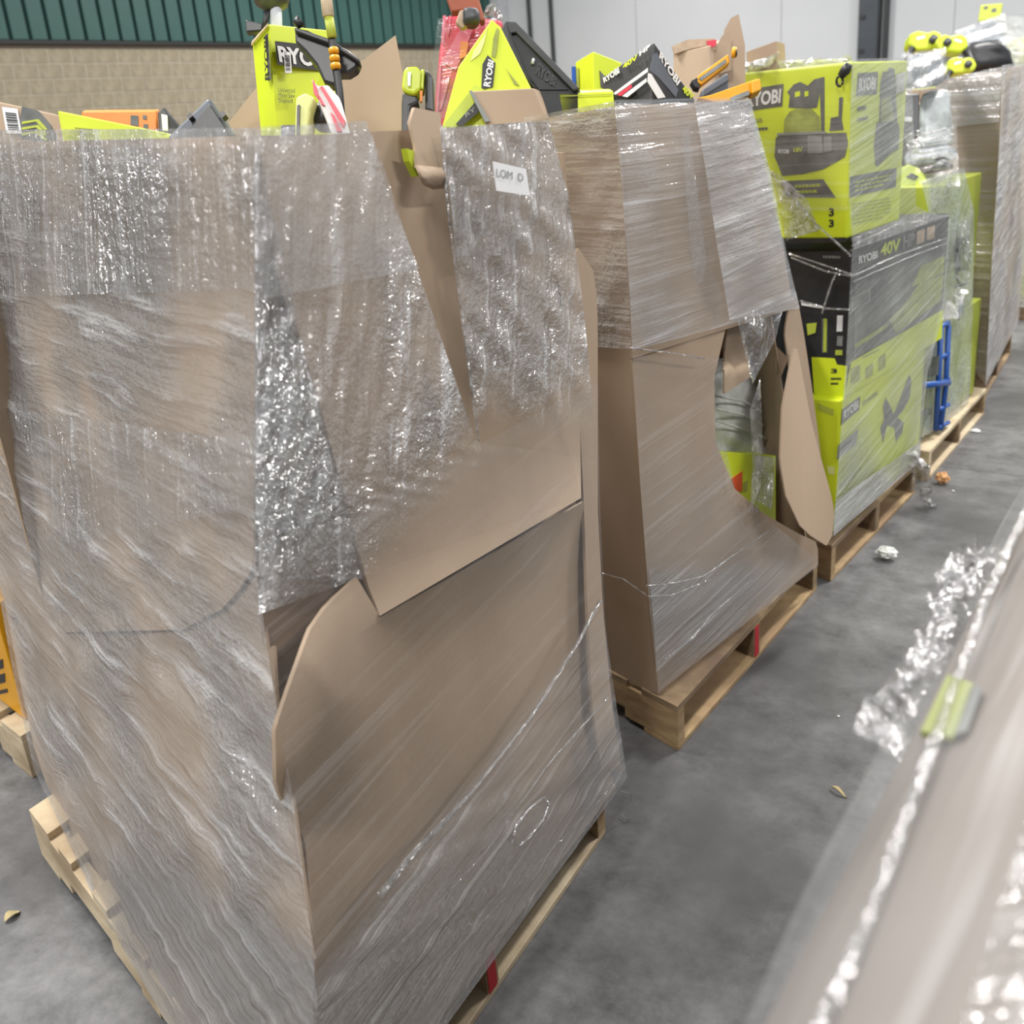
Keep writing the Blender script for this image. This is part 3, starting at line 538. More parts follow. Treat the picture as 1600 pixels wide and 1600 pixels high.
for pts in ([(1284, 551), (1293, 552), (1293, 500), (1284, 498)],): pxpoly('tool_print', pts, pf, 'print_grey', bb)
pxpoly('tool_print', [(1286, 550), (1291, 550), (1292, 498), (1287, 498)], pf, 'lime_dull', bb, .003); pxpoly('tool_print', [(1262, 524), (1274, 520), (1276, 504), (1260, 506)], pf, 'lime_dull', bb, .003)
pxpoly('barcode_label', [(1307, 518), (1316, 518), (1317, 493), (1308, 493)], pf, 'white', bb, .003)
pxpoly('stripe_print', [(1252, 472), (1284, 478), (1284, 482), (1252, 477)], pf, 'print_white', bb, .003); pxpoly('icon_print', [(1305, 555), (1316, 555), (1316, 547), (1305, 547)], pf, 'lime_dull', bb, .003)
pxpoly('icon_print', [(1307, 540), (1316, 541), (1317, 525), (1308, 525)], pf, 'print_mid', bb, .003)
# lower lime box
lo, pr, pf = stackbox('lime_tool_box', .0, .62, .905, .142, .628, 'lime', 'large lime tool box at the bottom of the wrapped stack', 'box')
pxpoly('logo_panel', [(1314, 664), (1343, 640), (1344, 619), (1316, 640)], pr, 'print_black', lo)
pxtext('RYOBI', [(1318, 656), (1341, 637), (1341, 624), (1319, 642)], pr, 'print_white', lo)
textlines([(1348, 636), (1380, 612), (1380, 602), (1348, 624)], 1, pr, 'print_olive', lo, seed=15)
pxpoly('title_panel', [(1308, 718), (1338, 694), (1341, 670), (1310, 696)], pr, 'print_mid', lo); textlines([(1313, 706), (1336, 688), (1337, 678), (1313, 696)], 1, pr, 'print_black', lo, seed=16)
pxpoly('saw_print', [(1380, 692), (1376, 668), (1382, 655), (1380, 635), (1384, 621), (1393, 638), (1396, 648), (1404, 630), (1414, 602), (1421, 585), (1424, 594), (1422, 620), (1412, 640), (1402, 652), (1412, 660), (1410, 676), (1400, 690), (1398, 668), (1386, 664)], pr, 'print_grey', lo)
textlines([(1312, 765), (1346, 738), (1346, 728), (1312, 754)], 2, pr, 'print_olive', lo, seed=17)
pxpoly('tape', [(1278, 640), (1302, 650), (1303, 640), (1278, 630)], pf, 'lime_dull', lo); pxpoly('tape', [(1294, 740), (1304, 742), (1304, 730), (1292, 728)], pf, 'lime_pale', lo)
# film around the stack
st = thing('stack_film', S + V((0, .5, .14)), 'clear stretch film wound around the stacked lime and black boxes', 'stretch film')
p3 = Plane(S, S + sy, S + ZU); p3f = Plane(S, S + sx, S + ZU)
sheet('film_side', [(1331, 92), (1326, 300), (1332, 380), (1322, 560), (1312, 700), (1302, 836)], [(1424, 90), (1432, 330), (1486, 336), (1476, 480), (1450, 580), (1436, 722)], p3, 'film_stack', st, 20, 60, .018, None, 0, .006, (2, 3, 16))
sheet('film_base', [(1306, 782), (1304, 800), (1302, 838)], [(1438, 690), (1439, 704), (1436, 722)], p3, 'film_thick', st, 16, 12, .026, lambda x, y: .01, 0, .006, (2, 5, 20))
sheet('film_face', [(1150, 98), (1190, 240), (1226, 330)], [(1332, 95), (1328, 300), (1326, 330)], p3f, 'film_thin', st, 16, 24, .012, None, 0, .004, (3, 3, 12))
sheet('film_gather', [(1196, 262), (1214, 320), (1228, 376)], [(1215, 270), (1262, 312), (1280, 360)], p3f, 'film_loose', st, 14, 18, .04, wr(.006, .2, .2), 0, .012, (9, 9, 9))
tube('film_strand', [p3f.hit(x, y, .03) for x, y in ((1205, 272), (1245, 315), (1275, 350), (1330, 400))], .004, 'film_loose', st, 6)
for pts in ([(1232, 396), (1290, 415), (1333, 430)], [(1236, 402), (1290, 424), (1333, 432)], [(1250, 470), (1290, 482), (1328, 484)], [(1284, 490), (1300, 440), (1306, 428)]): tube('film_strand', [p3f.hit(x, y, .02) for x, y in pts], .004, 'film_loose', st, 6)
for pts in ([(1333, 431), (1400, 400), (1478, 372)], [(1332, 384), (1400, 352), (1484, 336)], [(1334, 440), (1420, 402), (1480, 380)]): tube('film_strand', [p3.hit(x, y, .022) for x, y in pts], .0035, 'film_loose', st, 6)
sheet('film_ledge', [(1330, 372), (1334, 390)], [(1440, 330), (1484, 338)], p3, 'film_loose', st, 12, 6, .03, None, 0, .012, (5, 8, 8))
def scrap(name, pts, rad, parent, mat='film_loose', seed=0, n=26):         # a crumpled film ribbon
    r = random.Random(seed); vs = []; fs = []; k = 7; path = [V(p) for p in pts]
    for i in range(n + 1):
        f = i / n * (len(path) - 1); a = min(int(f), len(path) - 2); p = path[a].lerp(path[a + 1], f - a); d = (path[a + 1] - path[a]).normalized()
        s = d.cross(V((.2, .5, .8))).normalized(); t2 = d.cross(s)
        for j in range(k):
            u = (j / (k - 1) - .5) * 2; q = p * 30 + V((seed, j * 3.1, 0))
            vs.append(p + s * (u * rad) + (s * mnoise.noise(q) + t2 * mnoise.noise(q + V((9, 9, 9))) + d * mnoise.noise(q * 1.7)) * rad * .9)
    for i in range(n):
        for j in range(k - 1): a = i * k + j; fs.append((a, a + 1, a + 1 + k, a + k))
    return obj(name, vs, fs, mat, parent, True)
scrap('film_tail', [p3.hit(1420, 710, .03), p3.hit(1430, 715, .05) + V((.02, 0, -.02)), PZ(1440, 770, .06), PZ(1458, 790, .02)], .04, st, seed=5)

# ------------------------------------------------------------------ fourth load: lime cartons, grey bags and a blue frame
S4 = V((-1.21, 4.53, 0)); p4 = Plane(S4, S4 + V((.02, 1, 0)), S4 + ZU); p4f = Plane(S4, S4 - V((1, 0, 0)), S4 + ZU)
s4y, s4x = V((.02, 1, 0)).normalized(), V((-1, .02, 0)).normalized()
a4, pr4, pf4 = stackbox('lime_carton', 0, .6, .86, .145, .62, 'lime_dull', 'dull lime carton behind the blue frame, at the bottom of the fourth load', 'box', S4, s4y, s4x)
pxpoly('print_panel', [(1448, 590), (1466, 586), (1468, 556), (1450, 560)], pf4, 'print_mid', a4); pxpoly('print_panel', [(1440, 650), (1456, 648), (1458, 636), (1442, 638)], pf4, 'print_mid', a4)
b4, pr4, pf4 = stackbox('lime_carton', .02, .55, .66, .625, 1.22, 'lime_dull', 'tall lime carton under crinkled film, above the dull lime carton', 'box', S4, s4y, s4x)
for pts in ([(1490, 380), (1500, 370), (1502, 420), (1492, 430)], [(1496, 470), (1506, 465), (1506, 490), (1496, 495)]): pxpoly('print_panel', pts, pr4, 'print_grey', b4)
fr = thing('blue_frame', p4.hit(1458, 660, .03), 'blue metal ladder-like frame strapped to the fourth load', 'frame')
def bar(name, pts, rad, pl, off, mat, par): return tube(name, [pl.hit(x, y, off) for x, y in pts], rad, mat, par, 8)
for dx_ in (0, 12): bar('rail', [(1470 + dx_, 508), (1466 + dx_, 600), (1462 + dx_ * .6, 672)], .012, p4, .05, 'blue', fr)
for y in (512, 560, 600, 640, 668): bar('rung', [(1468, y), (1482, y - 8)], .010, p4, .05, 'blue', fr)
bar('foot_bar', [(1444, 602), (1482, 598)], .014, p4, .055, 'blue', fr)
gb = thing('grey_film_bale', p4.hit(1450, 110, -.2), 'grey plastic wrapped bale on top of the fourth load', 'bale')
hexa('bale_body', [D(1412, 142, 4.4), D(1476, 132, 4.45), D(1478, 130, 4.9), D(1414, 138, 4.85), D(1415, 88, 4.4), D(1470, 80, 4.45), D(1472, 80, 4.9), D(1416, 86, 4.85)], 'grey_bag', gb, .03)
sheet('bale_film', [(1408, 84), (1410, 110), (1408, 150)], [(1478, 74), (1480, 100), (1480, 142)], Plane(D(1440, 100, 4.34), D(1480, 100, 4.36), D(1440, 160, 4.34)), 'film_light', gb, 24, 24, 0, wr(.006, .1, .2), 0, .018, (12, 12, 16))
gb2 = thing('grey_film_bale', p4.hit(1450, 240, -.2), 'pale film wrapped bale between the black case and the lime drill', 'bale')
hexa('bale_body', [D(1434, 236, 4.5), D(1488, 228, 4.5), D(1490, 226, 4.9), D(1438, 232, 4.9), D(1438, 146, 4.5), D(1482, 138, 4.5), D(1484, 138, 4.9), D(1440, 144, 4.9)], 'pale_bag', gb2, .03)
hexa('bale_fold', [D(1412, 262, 4.42), D(1496, 250, 4.42), D(1498, 248, 4.8), D(1414, 260, 4.8), D(1412, 236, 4.46), D(1490, 226, 4.46), D(1492, 226, 4.8), D(1414, 234, 4.8)], 'grey_bag', gb2, .03)
for k in range(5): tube('film_ridge', [D(1414 + 2 * k, 214 + 9 * k - 3 * k % 5, 4.40), D(1450, 208 + 10 * k, 4.39), D(1490, 200 + 10 * k, 4.40)], .006, 'film_loose', gb2, 6)
kc = thing('black_case', D(1424, 200, 4.4), 'small black case squeezed beside the sprayer box corner', 'case')
pbox('case_body', D(1410, 208, 4.35), RIGHT * .075, FWD * .12, -DOWN * .17, 'dark_plastic', kc, .008); pbox('case_latch', D(1414, 190, 4.34), RIGHT * .03, FWD * .01, -DOWN * .02, 'light_grey', kc, .002)
dr = thing('lime_drill', D(1428, 300, 4.35), 'lime power tool with arched grip poking from the fourth load', 'power tool')
prism('housing', [D(x, y, 4.32) for x, y in ((1408, 262), (1420, 256), (1436, 262), (1448, 278), (1450, 330), (1441, 330), (1440, 300), (1430, 290), (1418, 292), (1412, 330), (1406, 330))], FWD * .07, 'lime_plastic', dr, .006)
prism('grip_inset', [D(x, y, 4.33) for x, y in ((1414, 330), (1418, 298), (1430, 294), (1438, 304), (1439, 330))], FWD * .05, 'grey_plastic', dr); prism('badge', [D(x, y, 4.315) for x, y in ((1416, 276), (1424, 270), (1436, 276), (1430, 281))], FWD * .004, 'dark_plastic', dr)
hd = thing('pry_tool', D(1478, 258, 4.5), 'black handle lying on film above the lime drill', 'handle')
tube('grip', [D(1458, 262, 4.36), D(1472, 257, 4.36), D(1488, 260, 4.36)], [.012, .02, .013], 'black_plastic', hd)
tube('guard', [D(1462, 250, 4.36), D(1474, 246, 4.36), D(1484, 250, 4.36)], .006, 'black_plastic', hd)
s4 = thing('load_film', S4 + V((0, .5, .14)), 'crinkled greenish stretch film around the fourth load', 'stretch film')
sheet('film_side', [(1440, 285), (1452, 335), (1460, 480), (1450, 600), (1440, 684)], [(1506, 262), (1522, 330), (1520, 480), (1516, 600), (1512, 640)], p4, 'film_green', s4, 30, 60, .03, None, 0, .012, (4, 7, 9))
sheet('film_top', [(1412, 210), (1440, 300)], [(1494, 180), (1500, 290)], Plane(D(1440, 250, 4.28), D(1500, 250, 4.28), D(1440, 300, 4.28)), 'film_light', s4, 14, 14, 0, wr(.01, .1, .3), 0, .025, (6, 6, 12))
scrap('film_knot', [p4.hit(1500, 350, .04), p4.hit(1500, 420, .05), p4.hit(1496, 445, .04), p4.hit(1480, 500, .05)], .04, s4, seed=11)

# ------------------------------------------------------------------ far carton with lime tools on top, and the load behind it
S5 = V((-1.19, 5.62, 0)); n5 = S5 + V((0, 0, .14)); r5 = V((-1.37, 7.1, .14)); l5 = n5 + V((-1.05, .25, 0)); P5 = Plane(n5, r5, n5 + ZU); P5L = Plane(n5, l5, n5 + ZU)
c5 = thing('bulk_carton', (n5 + r5) * .5, 'tall brown bulk carton with lime tools on top, farthest of the three', 'carton', 'tall brown bulk cartons')
sheet('side_panel', [(1462, 128), (1480, 250), (1496, 400), (1506, 560)], [(1572, 108), (1563, 250), (1552, 400), (1540, 602)], P5L, 'cardboard', c5, 14, 24, 0, None, .006, .02, (3, 3, 2))
sheet('side_panel', [(1570, 108), (1562, 250), (1551, 400), (1540, 600)], [(1604, 100), (1604, 250), (1600, 400), (1590, 500)], P5, 'cardboard', c5, 8, 20, 0, None, .006, .01, (3, 3, 2))
f5 = l5 + (r5 - n5); panel('back_panel', l5, f5, 1.45, 1.45, 'cardboard', c5, -.006); panel('back_panel', f5, r5, 1.45, 1.45, 'cardboard', c5, -.006)
obj('slip_sheet', [n5 + V((-.04, .06, 1.38)), r5 + V((-.05, -.05, 1.38)), f5 + V((.04, -.05, 1.38)), l5 + V((.04, .04, 1.38))], [(0, 1, 2, 3)], 'cardboard_dark', c5)
sheet('stretch_film', [(1462, 126), (1468, 170), (1476, 200)], [(1566, 104), (1562, 170), (1560, 190)], P5L, 'film_thick', c5, 14, 20, .02, None, 0, .01, (5, 5, 9))
sheet('stretch_film', [(1474, 195), (1490, 300), (1505, 480), (1508, 560)], [(1562, 180), (1560, 300), (1548, 480), (1541, 598)], P5L, 'film_level', c5, 14, 30, .015, None, 0, .01, (4, 4, 9))
sheet('stretch_film', [(1566, 102), (1560, 250), (1550, 400), (1540, 602)], [(1604, 96), (1604, 250), (1602, 400), (1592, 502)], P5, 'film_thick', c5, 10, 30, .02, None, 0, .012, (4, 5, 7))
def saw(name, c, s, label, mat='lime_plastic', flip=1):
    t = thing(name, c, label, 'power tool')
    r_, u_ = RIGHT * s * flip, -DOWN * s
    prism('housing', [c + r_ * a + u_ * b for a, b in ((-.9, -.1), (-.8, .45), (-.4, .62), (.1, .5), (.35, .62), (.7, .5), (.9, .1), (.7, -.25), (.1, -.35), (-.5, -.4))], FWD * s * .8, mat, t, s * .12)
    tube('motor', [c + r_ * .3 + u_ * .1 - FWD * s * .18, c + r_ * .3 + u_ * .1 + FWD * s * .2], s * .2, 'dark_plastic', t, 14)
    tube('handle', [c + r_ * -.7 + u_ * -.3, c + r_ * -1.0 + u_ * -.8, c + r_ * -.5 + u_ * -1.2], s * .17, 'black_plastic', t)
    prism('badge', [c + r_ * a + u_ * b - FWD * s * .02 for a, b in ((-.5, .1), (-.1, .2), (-.1, .34), (-.5, .24))], FWD * .004, 'white', t)
    return t
saw('lime_saw', D(1448, 66, 5.6), .11, 'lime power saw lying left on the far carton')
saw('lime_saw', D(1488, 70, 5.55), .10, 'lime power saw with slotted vent lying right on the far carton', flip=-1)
saw('lime_saw', D(1504, 104, 5.5), .09, 'lime and black tool at the rim of the far carton')
gb = thing('grey_film_bale', D(1530, 70, 6.1), 'dark grey wrapped bale heaped on the far carton', 'bale')
prism('bale_body', [D(x, y, 6.0) for x, y in ((1490, 66), (1508, 46), (1546, 26), (1564, 26), (1574, 60), (1576, 112), (1500, 118))], FWD * .35, 'grey_bag', gb, .04)
blob('black_parts', D(1536, 100, 5.9), [RIGHT * .14, FWD * .1, -DOWN * .07], 'black_plastic', gb, .06, 3, 12)
sheet('bale_film', [(1490, 50), (1488, 100)], [(1570, 20), (1575, 90)], Plane(D(1520, 60, 5.85), D(1560, 60, 5.85), D(1520, 90, 5.85)), 'film_light', gb, 24, 24, 0, wr(.01, .1, .3), 0, .03, (6, 6, 9))
lt = thing('lime_box', D(1547, 12, 6.2), 'small lime box on the highest point of the far carton load', 'box')
hexa('carton_body', [D(1528, 34, 6.1), D(1563, 30, 6.1), D(1563, 30, 6.35), D(1528, 34, 6.35), D(1532, 8, 6.1), D(1567, 5, 6.1), D(1567, 5, 6.35), D(1532, 8, 6.35)], 'lime_dull', lt, .006)
pl_ = Plane(D(1528, 34, 6.1), D(1563, 30, 6.1), D(1532, 8, 6.1)); pxpoly('print_mark', [(1538, 15), (1544, 13), (1543, 9), (1537, 11)], pl_, 'print_grey', lt); pxpoly('print_mark', [(1549, 19), (1557, 18), (1556, 12), (1550, 14)], pl_, 'print_grey', lt)
S6 = V((-1.42, 8.0, .14)); c6 = thing('wrapped_load', S6 + V((-.5, .5, 0)), 'greenish film-wrapped load at the far right edge', 'load')
pbox('load_body', S6, V((-1, .2, 0)), V((-.02, 1.1, 0)), ZU * 1.72, 'lime_pale', c6, .03)
P6 = Plane(S6, S6 + V((-1, .2, 0)), S6 + ZU); P6R = Plane(S6, S6 + V((-.02, 1.1, 0)), S6 + ZU)
pbox('load_panel', S6 + V((0, -.02, .5)), V((-1, .2, 0)), V((0, .01, 0)), ZU * .6, 'cardboard', c6)
sheet('load_film', [(1545, 30), (1560, 300), (1570, 480)], [(1606, 20), (1606, 300), (1606, 480)], P6, 'film_green', c6, 10, 30, .06, None, 0, .03, (4, 5, 5))
pallet((-1.4, 7.95), (-1.43, 9.1), (-2.45, 8.15), 'pallet under the greenish load at the far right edge', ('wood_old', 'wood_old'))

# ------------------------------------------------------------------ things poking out of the nearest carton
def cbox(name, label, *a, cat='box', mat='lime', bev=.003):
    t = thing(name, D(a[1][0], a[1][1], a[6]), label, cat); o, pl_, pr_ = pxbox('carton_body', t, *a, mat, bev); return t, pl_, pr_
t, pa, pb_ = cbox('printed_box', 'brown box with black print and white barcode at far left of nearest carton', (-60, 146), (-60, 300), (-140, 140), (-140, 300), (95, 180), (100, 330), 2.3, 2.5, 2.2, mat='cardboard')
pxpoly('print_panel', [(28, 214), (34, 166), (60, 173), (80, 196), (96, 230)], pb_, 'print_grey', t)
for k in range(3): pxpoly('print_stripe', [(34, 190 + 9 * k), (60, 186 + 9 * k), (74, 202 + 8 * k), (70, 204 + 8 * k), (56, 190 + 9 * k), (34, 194 + 9 * k)], pb_, 'lime_dull', t, .003)
barcode([(10, 208), (34, 209), (27, 170), (3, 167)], pb_, t)
t = thing('lime_box', D(160, 220, 1.9), 'bare lime box tilted up beside the barcode box', 'box')
hexa('carton_body', [D(110, 280, 1.85), D(330, 260, 2.0), D(350, 265, 2.3), D(130, 285, 2.15), D(90, 173, 1.85), D(262, 208, 2.0), D(280, 214, 2.3), D(112, 180, 2.15)], 'lime', t, .003)
prism('flap_crease', [D(118, 200, 1.86), D(150, 203, 1.884), D(150, 204.2, 1.884), D(118, 201.2, 1.86)], -FWD * .004, 'lime_dull', t)
t = thing('orange_box', D(200, 220, 2.3), 'orange tool box with black icons and dark end, beyond the lime box', 'box')
hexa('carton_body', [D(125, 260, 2.3), D(248, 260, 2.3), D(248, 260, 2.42), D(125, 260, 2.42), D(128, 174, 2.3), D(245, 173, 2.3), D(249, 171, 2.42), D(132, 172, 2.42)], 'orange', t, .003)
po = Plane(D(125, 260, 2.3), D(248, 260, 2.3), D(128, 174, 2.3))
for q in ([(204, 195), (216, 197), (216, 181), (204, 180)], [(223, 186), (229, 187), (229, 180), (223, 180)], [(224, 200), (231, 201), (231, 194), (224, 194)]): pxpoly('icon_print', q, po, 'print_grey', t)
prism('end_cap', [D(246, 176, 2.28), D(256, 166, 2.28), D(264, 180, 2.28), D(266, 240, 2.28), D(250, 240, 2.28)], FWD * .14, 'black_plastic', t, .003); prism('end_label', [D(252, 178, 2.275), D(261, 180, 2.275), D(262, 204, 2.275), D(254, 204, 2.275)], FWD * .004, 'print_white', t)
t = thing('tool_case', D(318, 240, 1.95), 'slate grey peaked plastic case poking out of the nearest carton', 'case')
prism('shell', [D(x, y, 1.95) for x, y in ((262, 212), (324, 152), (330, 156), (368, 214), (375, 300), (258, 300))], FWD * .12, 'grey_plastic', t, .006)
prism('side_face', [D(x, y, 1.93) for x, y in ((282, 214), (328, 160), (352, 196), (362, 216), (362, 280), (282, 280))], FWD * .03, 'dark_plastic', t, .004)
prism('handle_recess', [D(x, y, 1.922) for x, y in ((302, 220), (320, 194), (338, 220))], FWD * .01, 'black_plastic', t)
for x, y in ((294, 178), (346, 176)): prism('latch', [D(x - 3, y + 3, 1.925), D(x + 3, y - 3, 1.925), D(x + 7, y + 3, 1.925), D(x + 1, y + 8, 1.925)], FWD * .02, 'black_plastic', t)
t, pa, pb_ = cbox('tool_box', 'tall lime box with black logo panel standing in nearest carton', (420, 37), (438, 300), (394, 66), (416, 300), (524, 48), (528, 300), 2.0, 2.12, 2.2)
pxpoly('logo_panel', [(434, 101), (505, 112), (508, 84), (498, 72), (430, 64)], pb_, 'print_black', t)
pxtext('RYOBI', [(437, 97), (514, 108), (511, 81), (433, 71)], pb_, 'print_white', t)
pxtext('RYOBI', [(420, 125), (417, 55), (412, 58), (414, 126)], pa, 'print_black', t, 'side_lettering')
pxpoly('side_strip', [(414, 55), (418, 52), (423, 124), (419, 127)], pa, 'print_grey', t); barcode([(446, 114), (456, 114), (454, 82), (444, 80)], pb_, t, 9)
for k, s_ in enumerate(('Universal', 'Miter Saw', 'Stand')): pxtext(s_, [(435, 144 + 8 * k), (435 + 26 - 4 * (k == 2), 145 + 8 * k), (435 + 26 - 4 * (k == 2), 138 + 8 * k), (435, 137 + 8 * k)], pb_, 'print_grey', t, 'title_lettering', bold=0)
prism('top_flap', [D(420, 37, 1.995), D(394, 66, 2.11), D(393, 72, 2.11), D(418, 42, 1.995)], -FWD * .004, 'cardboard_edge', t)
t = thing('string_trimmer', D(528, 200, 1.9), 'string trimmer with black guard and lime sleeve standing in nearest carton', 'trimmer')
tube('pole', [D(509, -40, 1.9), D(514, 30, 1.9), D(530, 140, 1.9), D(540, 260, 1.9)], .0075, 'black_plastic', t)
tube('sleeve', [D(507, -40, 1.89), D(510, 0, 1.89), D(513, 26, 1.89)], .011, 'wood_pale', t); tube('lime_sleeve', [D(514, 28, 1.892), D(519, 58, 1.892)], .009, 'lime_dull', t)
for k in range(3): tube('yellow_ring', [D(521 + 1.5 * k, 76 + 12 * k, 1.892), D(522 + 1.5 * k, 83 + 12 * k, 1.892)], .0095, 'yellow_orange', t)
prism('guard', [D(x, y, 1.93) for x, y in ((460, 42), (480, 46), (515, 62), (545, 78), (562, 94), (557, 106), (544, 114), (528, 114), (530, 132), (518, 132), (506, 128), (494, 102), (476, 80), (461, 66))], FWD * .035, 'black_plastic', t, .005)
prism('guard_lip', [D(x, y, 1.915) for x, y in ((460, 42), (515, 60), (562, 92), (562, 97), (513, 67), (460, 48))], FWD * .03, 'dark_plastic', t, .002)
tube('knob', [D(462, 40, 1.93), D(470, 32, 1.93)], [.008, .012], 'black_plastic', t)
t = thing('trimmer_head', D(428, 30, 2.15), 'dark round motor head with black blade above the tall lime box', 'trimmer')
tube('motor_dome', [D(424, -24, 2.1), D(424, -8, 2.1), D(424, 6, 2.1), D(424, 17, 2.1)], [.03, .038, .034, .012], 'dark_plastic', t, 16); tube('stem', [D(431, 14, 2.1), D(432, 44, 2.1), D(434, 150, 2.1)], .012, 'light_grey', t)
prism('blade', [D(x, y, 2.1) for x, y in ((383, 30), (406, 35), (420, 42), (410, 48), (384, 50))], FWD * .02, 'black_plastic', t, .003); tube('bracket', [D(420, 10, 2.1), D(416, 30, 2.1), D(412, 46, 2.1)], .006, 'print_black', t)
t = thing('striped_package', D(512, 190, 1.8), 'red and white striped package leaning against the trimmer pole', 'package')
prism('backing', [D(x, y, 1.80) for x, y in ((486, 122), (496, 134), (512, 132), (530, 152), (548, 215), (520, 215), (494, 150))], FWD * .03, 'print_white', t, .003)
for pts in (((488, 122), (494, 134), (500, 158), (490, 146)), ((499, 136), (504, 134), (540, 190), (536, 200), (508, 150)), ((516, 175), (522, 180), (534, 205), (526, 205)), ((494, 148), (500, 150), (508, 165), (502, 163))): prism('red_stripe', [D(x, y, 1.796) for x, y in pts], FWD * .004, 'red', t)
t = thing('wrapped_device', D(475, 190, 1.78), 'pale yellow device in film in front of the tall lime box', 'device')
prism('case', [D(x, y, 1.78) for x, y in ((462, 152), (476, 144), (492, 152), (484, 172), (478, 215), (460, 215))], FWD * .06, 'lime_pale', t, .004); prism('dark_port', [D(x, y, 1.775) for x, y in ((464, 165), (468, 163), (467, 215), (463, 215))], FWD * .01, 'dark_plastic', t)
blob('black_wheel', D(508, 184, 1.84), [RIGHT * .022, FWD * .03, -DOWN * .022], 'black_plastic', t); prism('base', [D(438, 194, 1.79), D(466, 194, 1.79), D(466, 230, 1.79), D(438, 230, 1.79)], FWD * .05, 'dark_plastic', t, .004)
t = thing('drill_driver', D(645, 190, 2.1), 'lime and black drill standing between tan flap and red bag', 'drill')
prism('motor_housing', [D(x, y, 2.1) for x, y in ((634, 103), (651, 102), (658, 110), (656, 140), (648, 148), (632, 144), (627, 136), (630, 110))], FWD * .05, 'lime_plastic', t, .008)
prism('battery_grip', [D(x, y, 2.11) for x, y in ((629, 142), (650, 147), (655, 160), (641, 166), (638, 240), (627, 240), (627, 160))], FWD * .045, 'dark_plastic', t, .006); prism('badge', [D(637, 113, 2.092), D(642, 112, 2.092), D(641, 134, 2.092), D(637, 134, 2.092)], FWD * .004, 'print_white', t)
prism('side_cover', [D(x, y, 2.11) for x, y in ((657, 108), (663, 106), (661, 140), (655, 138))], FWD * .04, 'lime_plastic', t, .004); prism('chuck', [D(x, y, 2.12) for x, y in ((664, 106), (676, 118), (678, 176), (664, 172))], FWD * .05, 'black_plastic', t, .006); prism('orange_switch', [D(656, 142, 2.1), D(660, 141, 2.1), D(659, 158, 2.1), D(656, 158, 2.1)], FWD * .01, 'orange', t)

# ------------------------------------------------------------------ things poking out of the carton with the hole
t = thing('red_package', D(725, 150, 2.6), 'red package in crumpled clear bag standing behind the long lime box', 'package')
prism('red_body', [D(x, y, 2.62) for x, y in ((694, 24), (722, 22), (786, 30), (782, 90), (740, 200), (680, 260), (676, 190), (686, 80))], FWD * .12, 'red', t, .01)
for pts in (((692, 24), (697, 24), (693, 70), (689, 66)), ((702, 24), (705, 24), (702, 50), (700, 56)), ((722, 40), (740, 44), (712, 110), (690, 96)), ((686, 100), (690, 100), (684, 180), (680, 180)), ((700, 120), (704, 118), (690, 170), (686, 172))): prism('pink_sheen', [D(x, y, 2.612) for x, y in pts], FWD * .005, 'pink', t)
prism('orange_mark', [D(x, y, 2.606) for x, y in ((720, 64), (732, 66), (728, 88), (718, 92))], FWD * .005, 'orange', t)
sheet('clear_bag', [(684, 30), (676, 100), (682, 190)], [(780, 20), (770, 80), (720, 170)], Plane(D(680, 100, 2.55), D(780, 100, 2.6), D(700, 160, 2.56)), 'film_thin', t, 16, 26, 0, None, 0, .02, (9, 9, 9))
scrap('bag_top', [D(752, 30, 2.55), D(770, 14, 2.55), D(782, 30, 2.55)], .03, t, seed=21)
t = thing('pulley_bracket', D(724, 20, 2.5), 'rusty brown bracket with grey clamp atop the red package', 'bracket')
prism('arm', [D(x, y, 2.52) for x, y in ((696, -10), (746, -10), (758, 30), (752, 34), (738, 14), (706, 18))], FWD * .03, 'rust', t, .004); blob('clamp', D(736, 30, 2.5), [RIGHT * .022, FWD * .03, -DOWN * .02], 'dark_plastic', t, .01); prism('pad', [D(x, y, 2.5) for x, y in ((718, 16), (738, 12), (746, 30), (722, 44), (712, 34))], FWD * .02, 'cardboard_edge', t, .003)
t = thing('long_tool_box', D(760, 180, 2.5), 'long lime box leaning diagonally with black side logo', 'box')
lp = [D(692, 196, 2.42), D(760, 196, 2.42), D(850, 196, 2.6), D(760, 210, 2.75), D(770, 30, 2.42), D(786, 44, 2.44), D(900, 200, 2.62), D(820, 190, 2.75)]
prism('carton_body', [D(x, y, 2.44) for x, y in ((690, 200), (716, 104), (768, 30), (782, 42), (832, 142), (832, 230), (690, 230))], FWD * .10 + V((0, .03, 0)), 'lime', t, .003)
pt = Plane(D(690, 200, 2.44), D(768, 30, 2.44), D(830, 142, 2.44))
pxpoly('long_face_edge', [(752, 140), (754, 100), (762, 86), (774, 98), (770, 136)], pt, 'print_black', t, .003); pxtext('RYOBI', [(766, 136), (772, 96), (763, 92), (755, 134)], pt, 'print_white', t, off=.005)
pxpoly('code_strip', [(768, 88), (771, 60), (776, 44), (780, 46), (776, 80), (774, 90)], pt, 'print_olive', t, .003); pxpoly('white_sheen', [(735, 96), (740, 80), (756, 56), (762, 44), (757, 66), (750, 84)], pt, 'lime_pale', t, .003)
pxpoly('side_line', [(790, 106), (794, 112), (812, 134), (804, 132)], pt, 'print_olive', t, .003); prism('lower_face', [D(x, y, 2.425) for x, y in ((692, 200), (694, 194), (742, 132), (756, 140), (712, 200))], FWD * .01, 'lime_plastic', t); pxpoly('dark_logo', [(712, 194), (742, 160), (752, 172), (722, 197)], pt, 'print_black', t, .02); pxtext('RY', [(728, 184), (744, 172), (742, 166), (726, 178)], pt, 'print_mid', t, off=.022)
t = thing('brown_box', D(790, 190, 2.45), 'open brown carton flap lying at the base of the black tray', 'box')
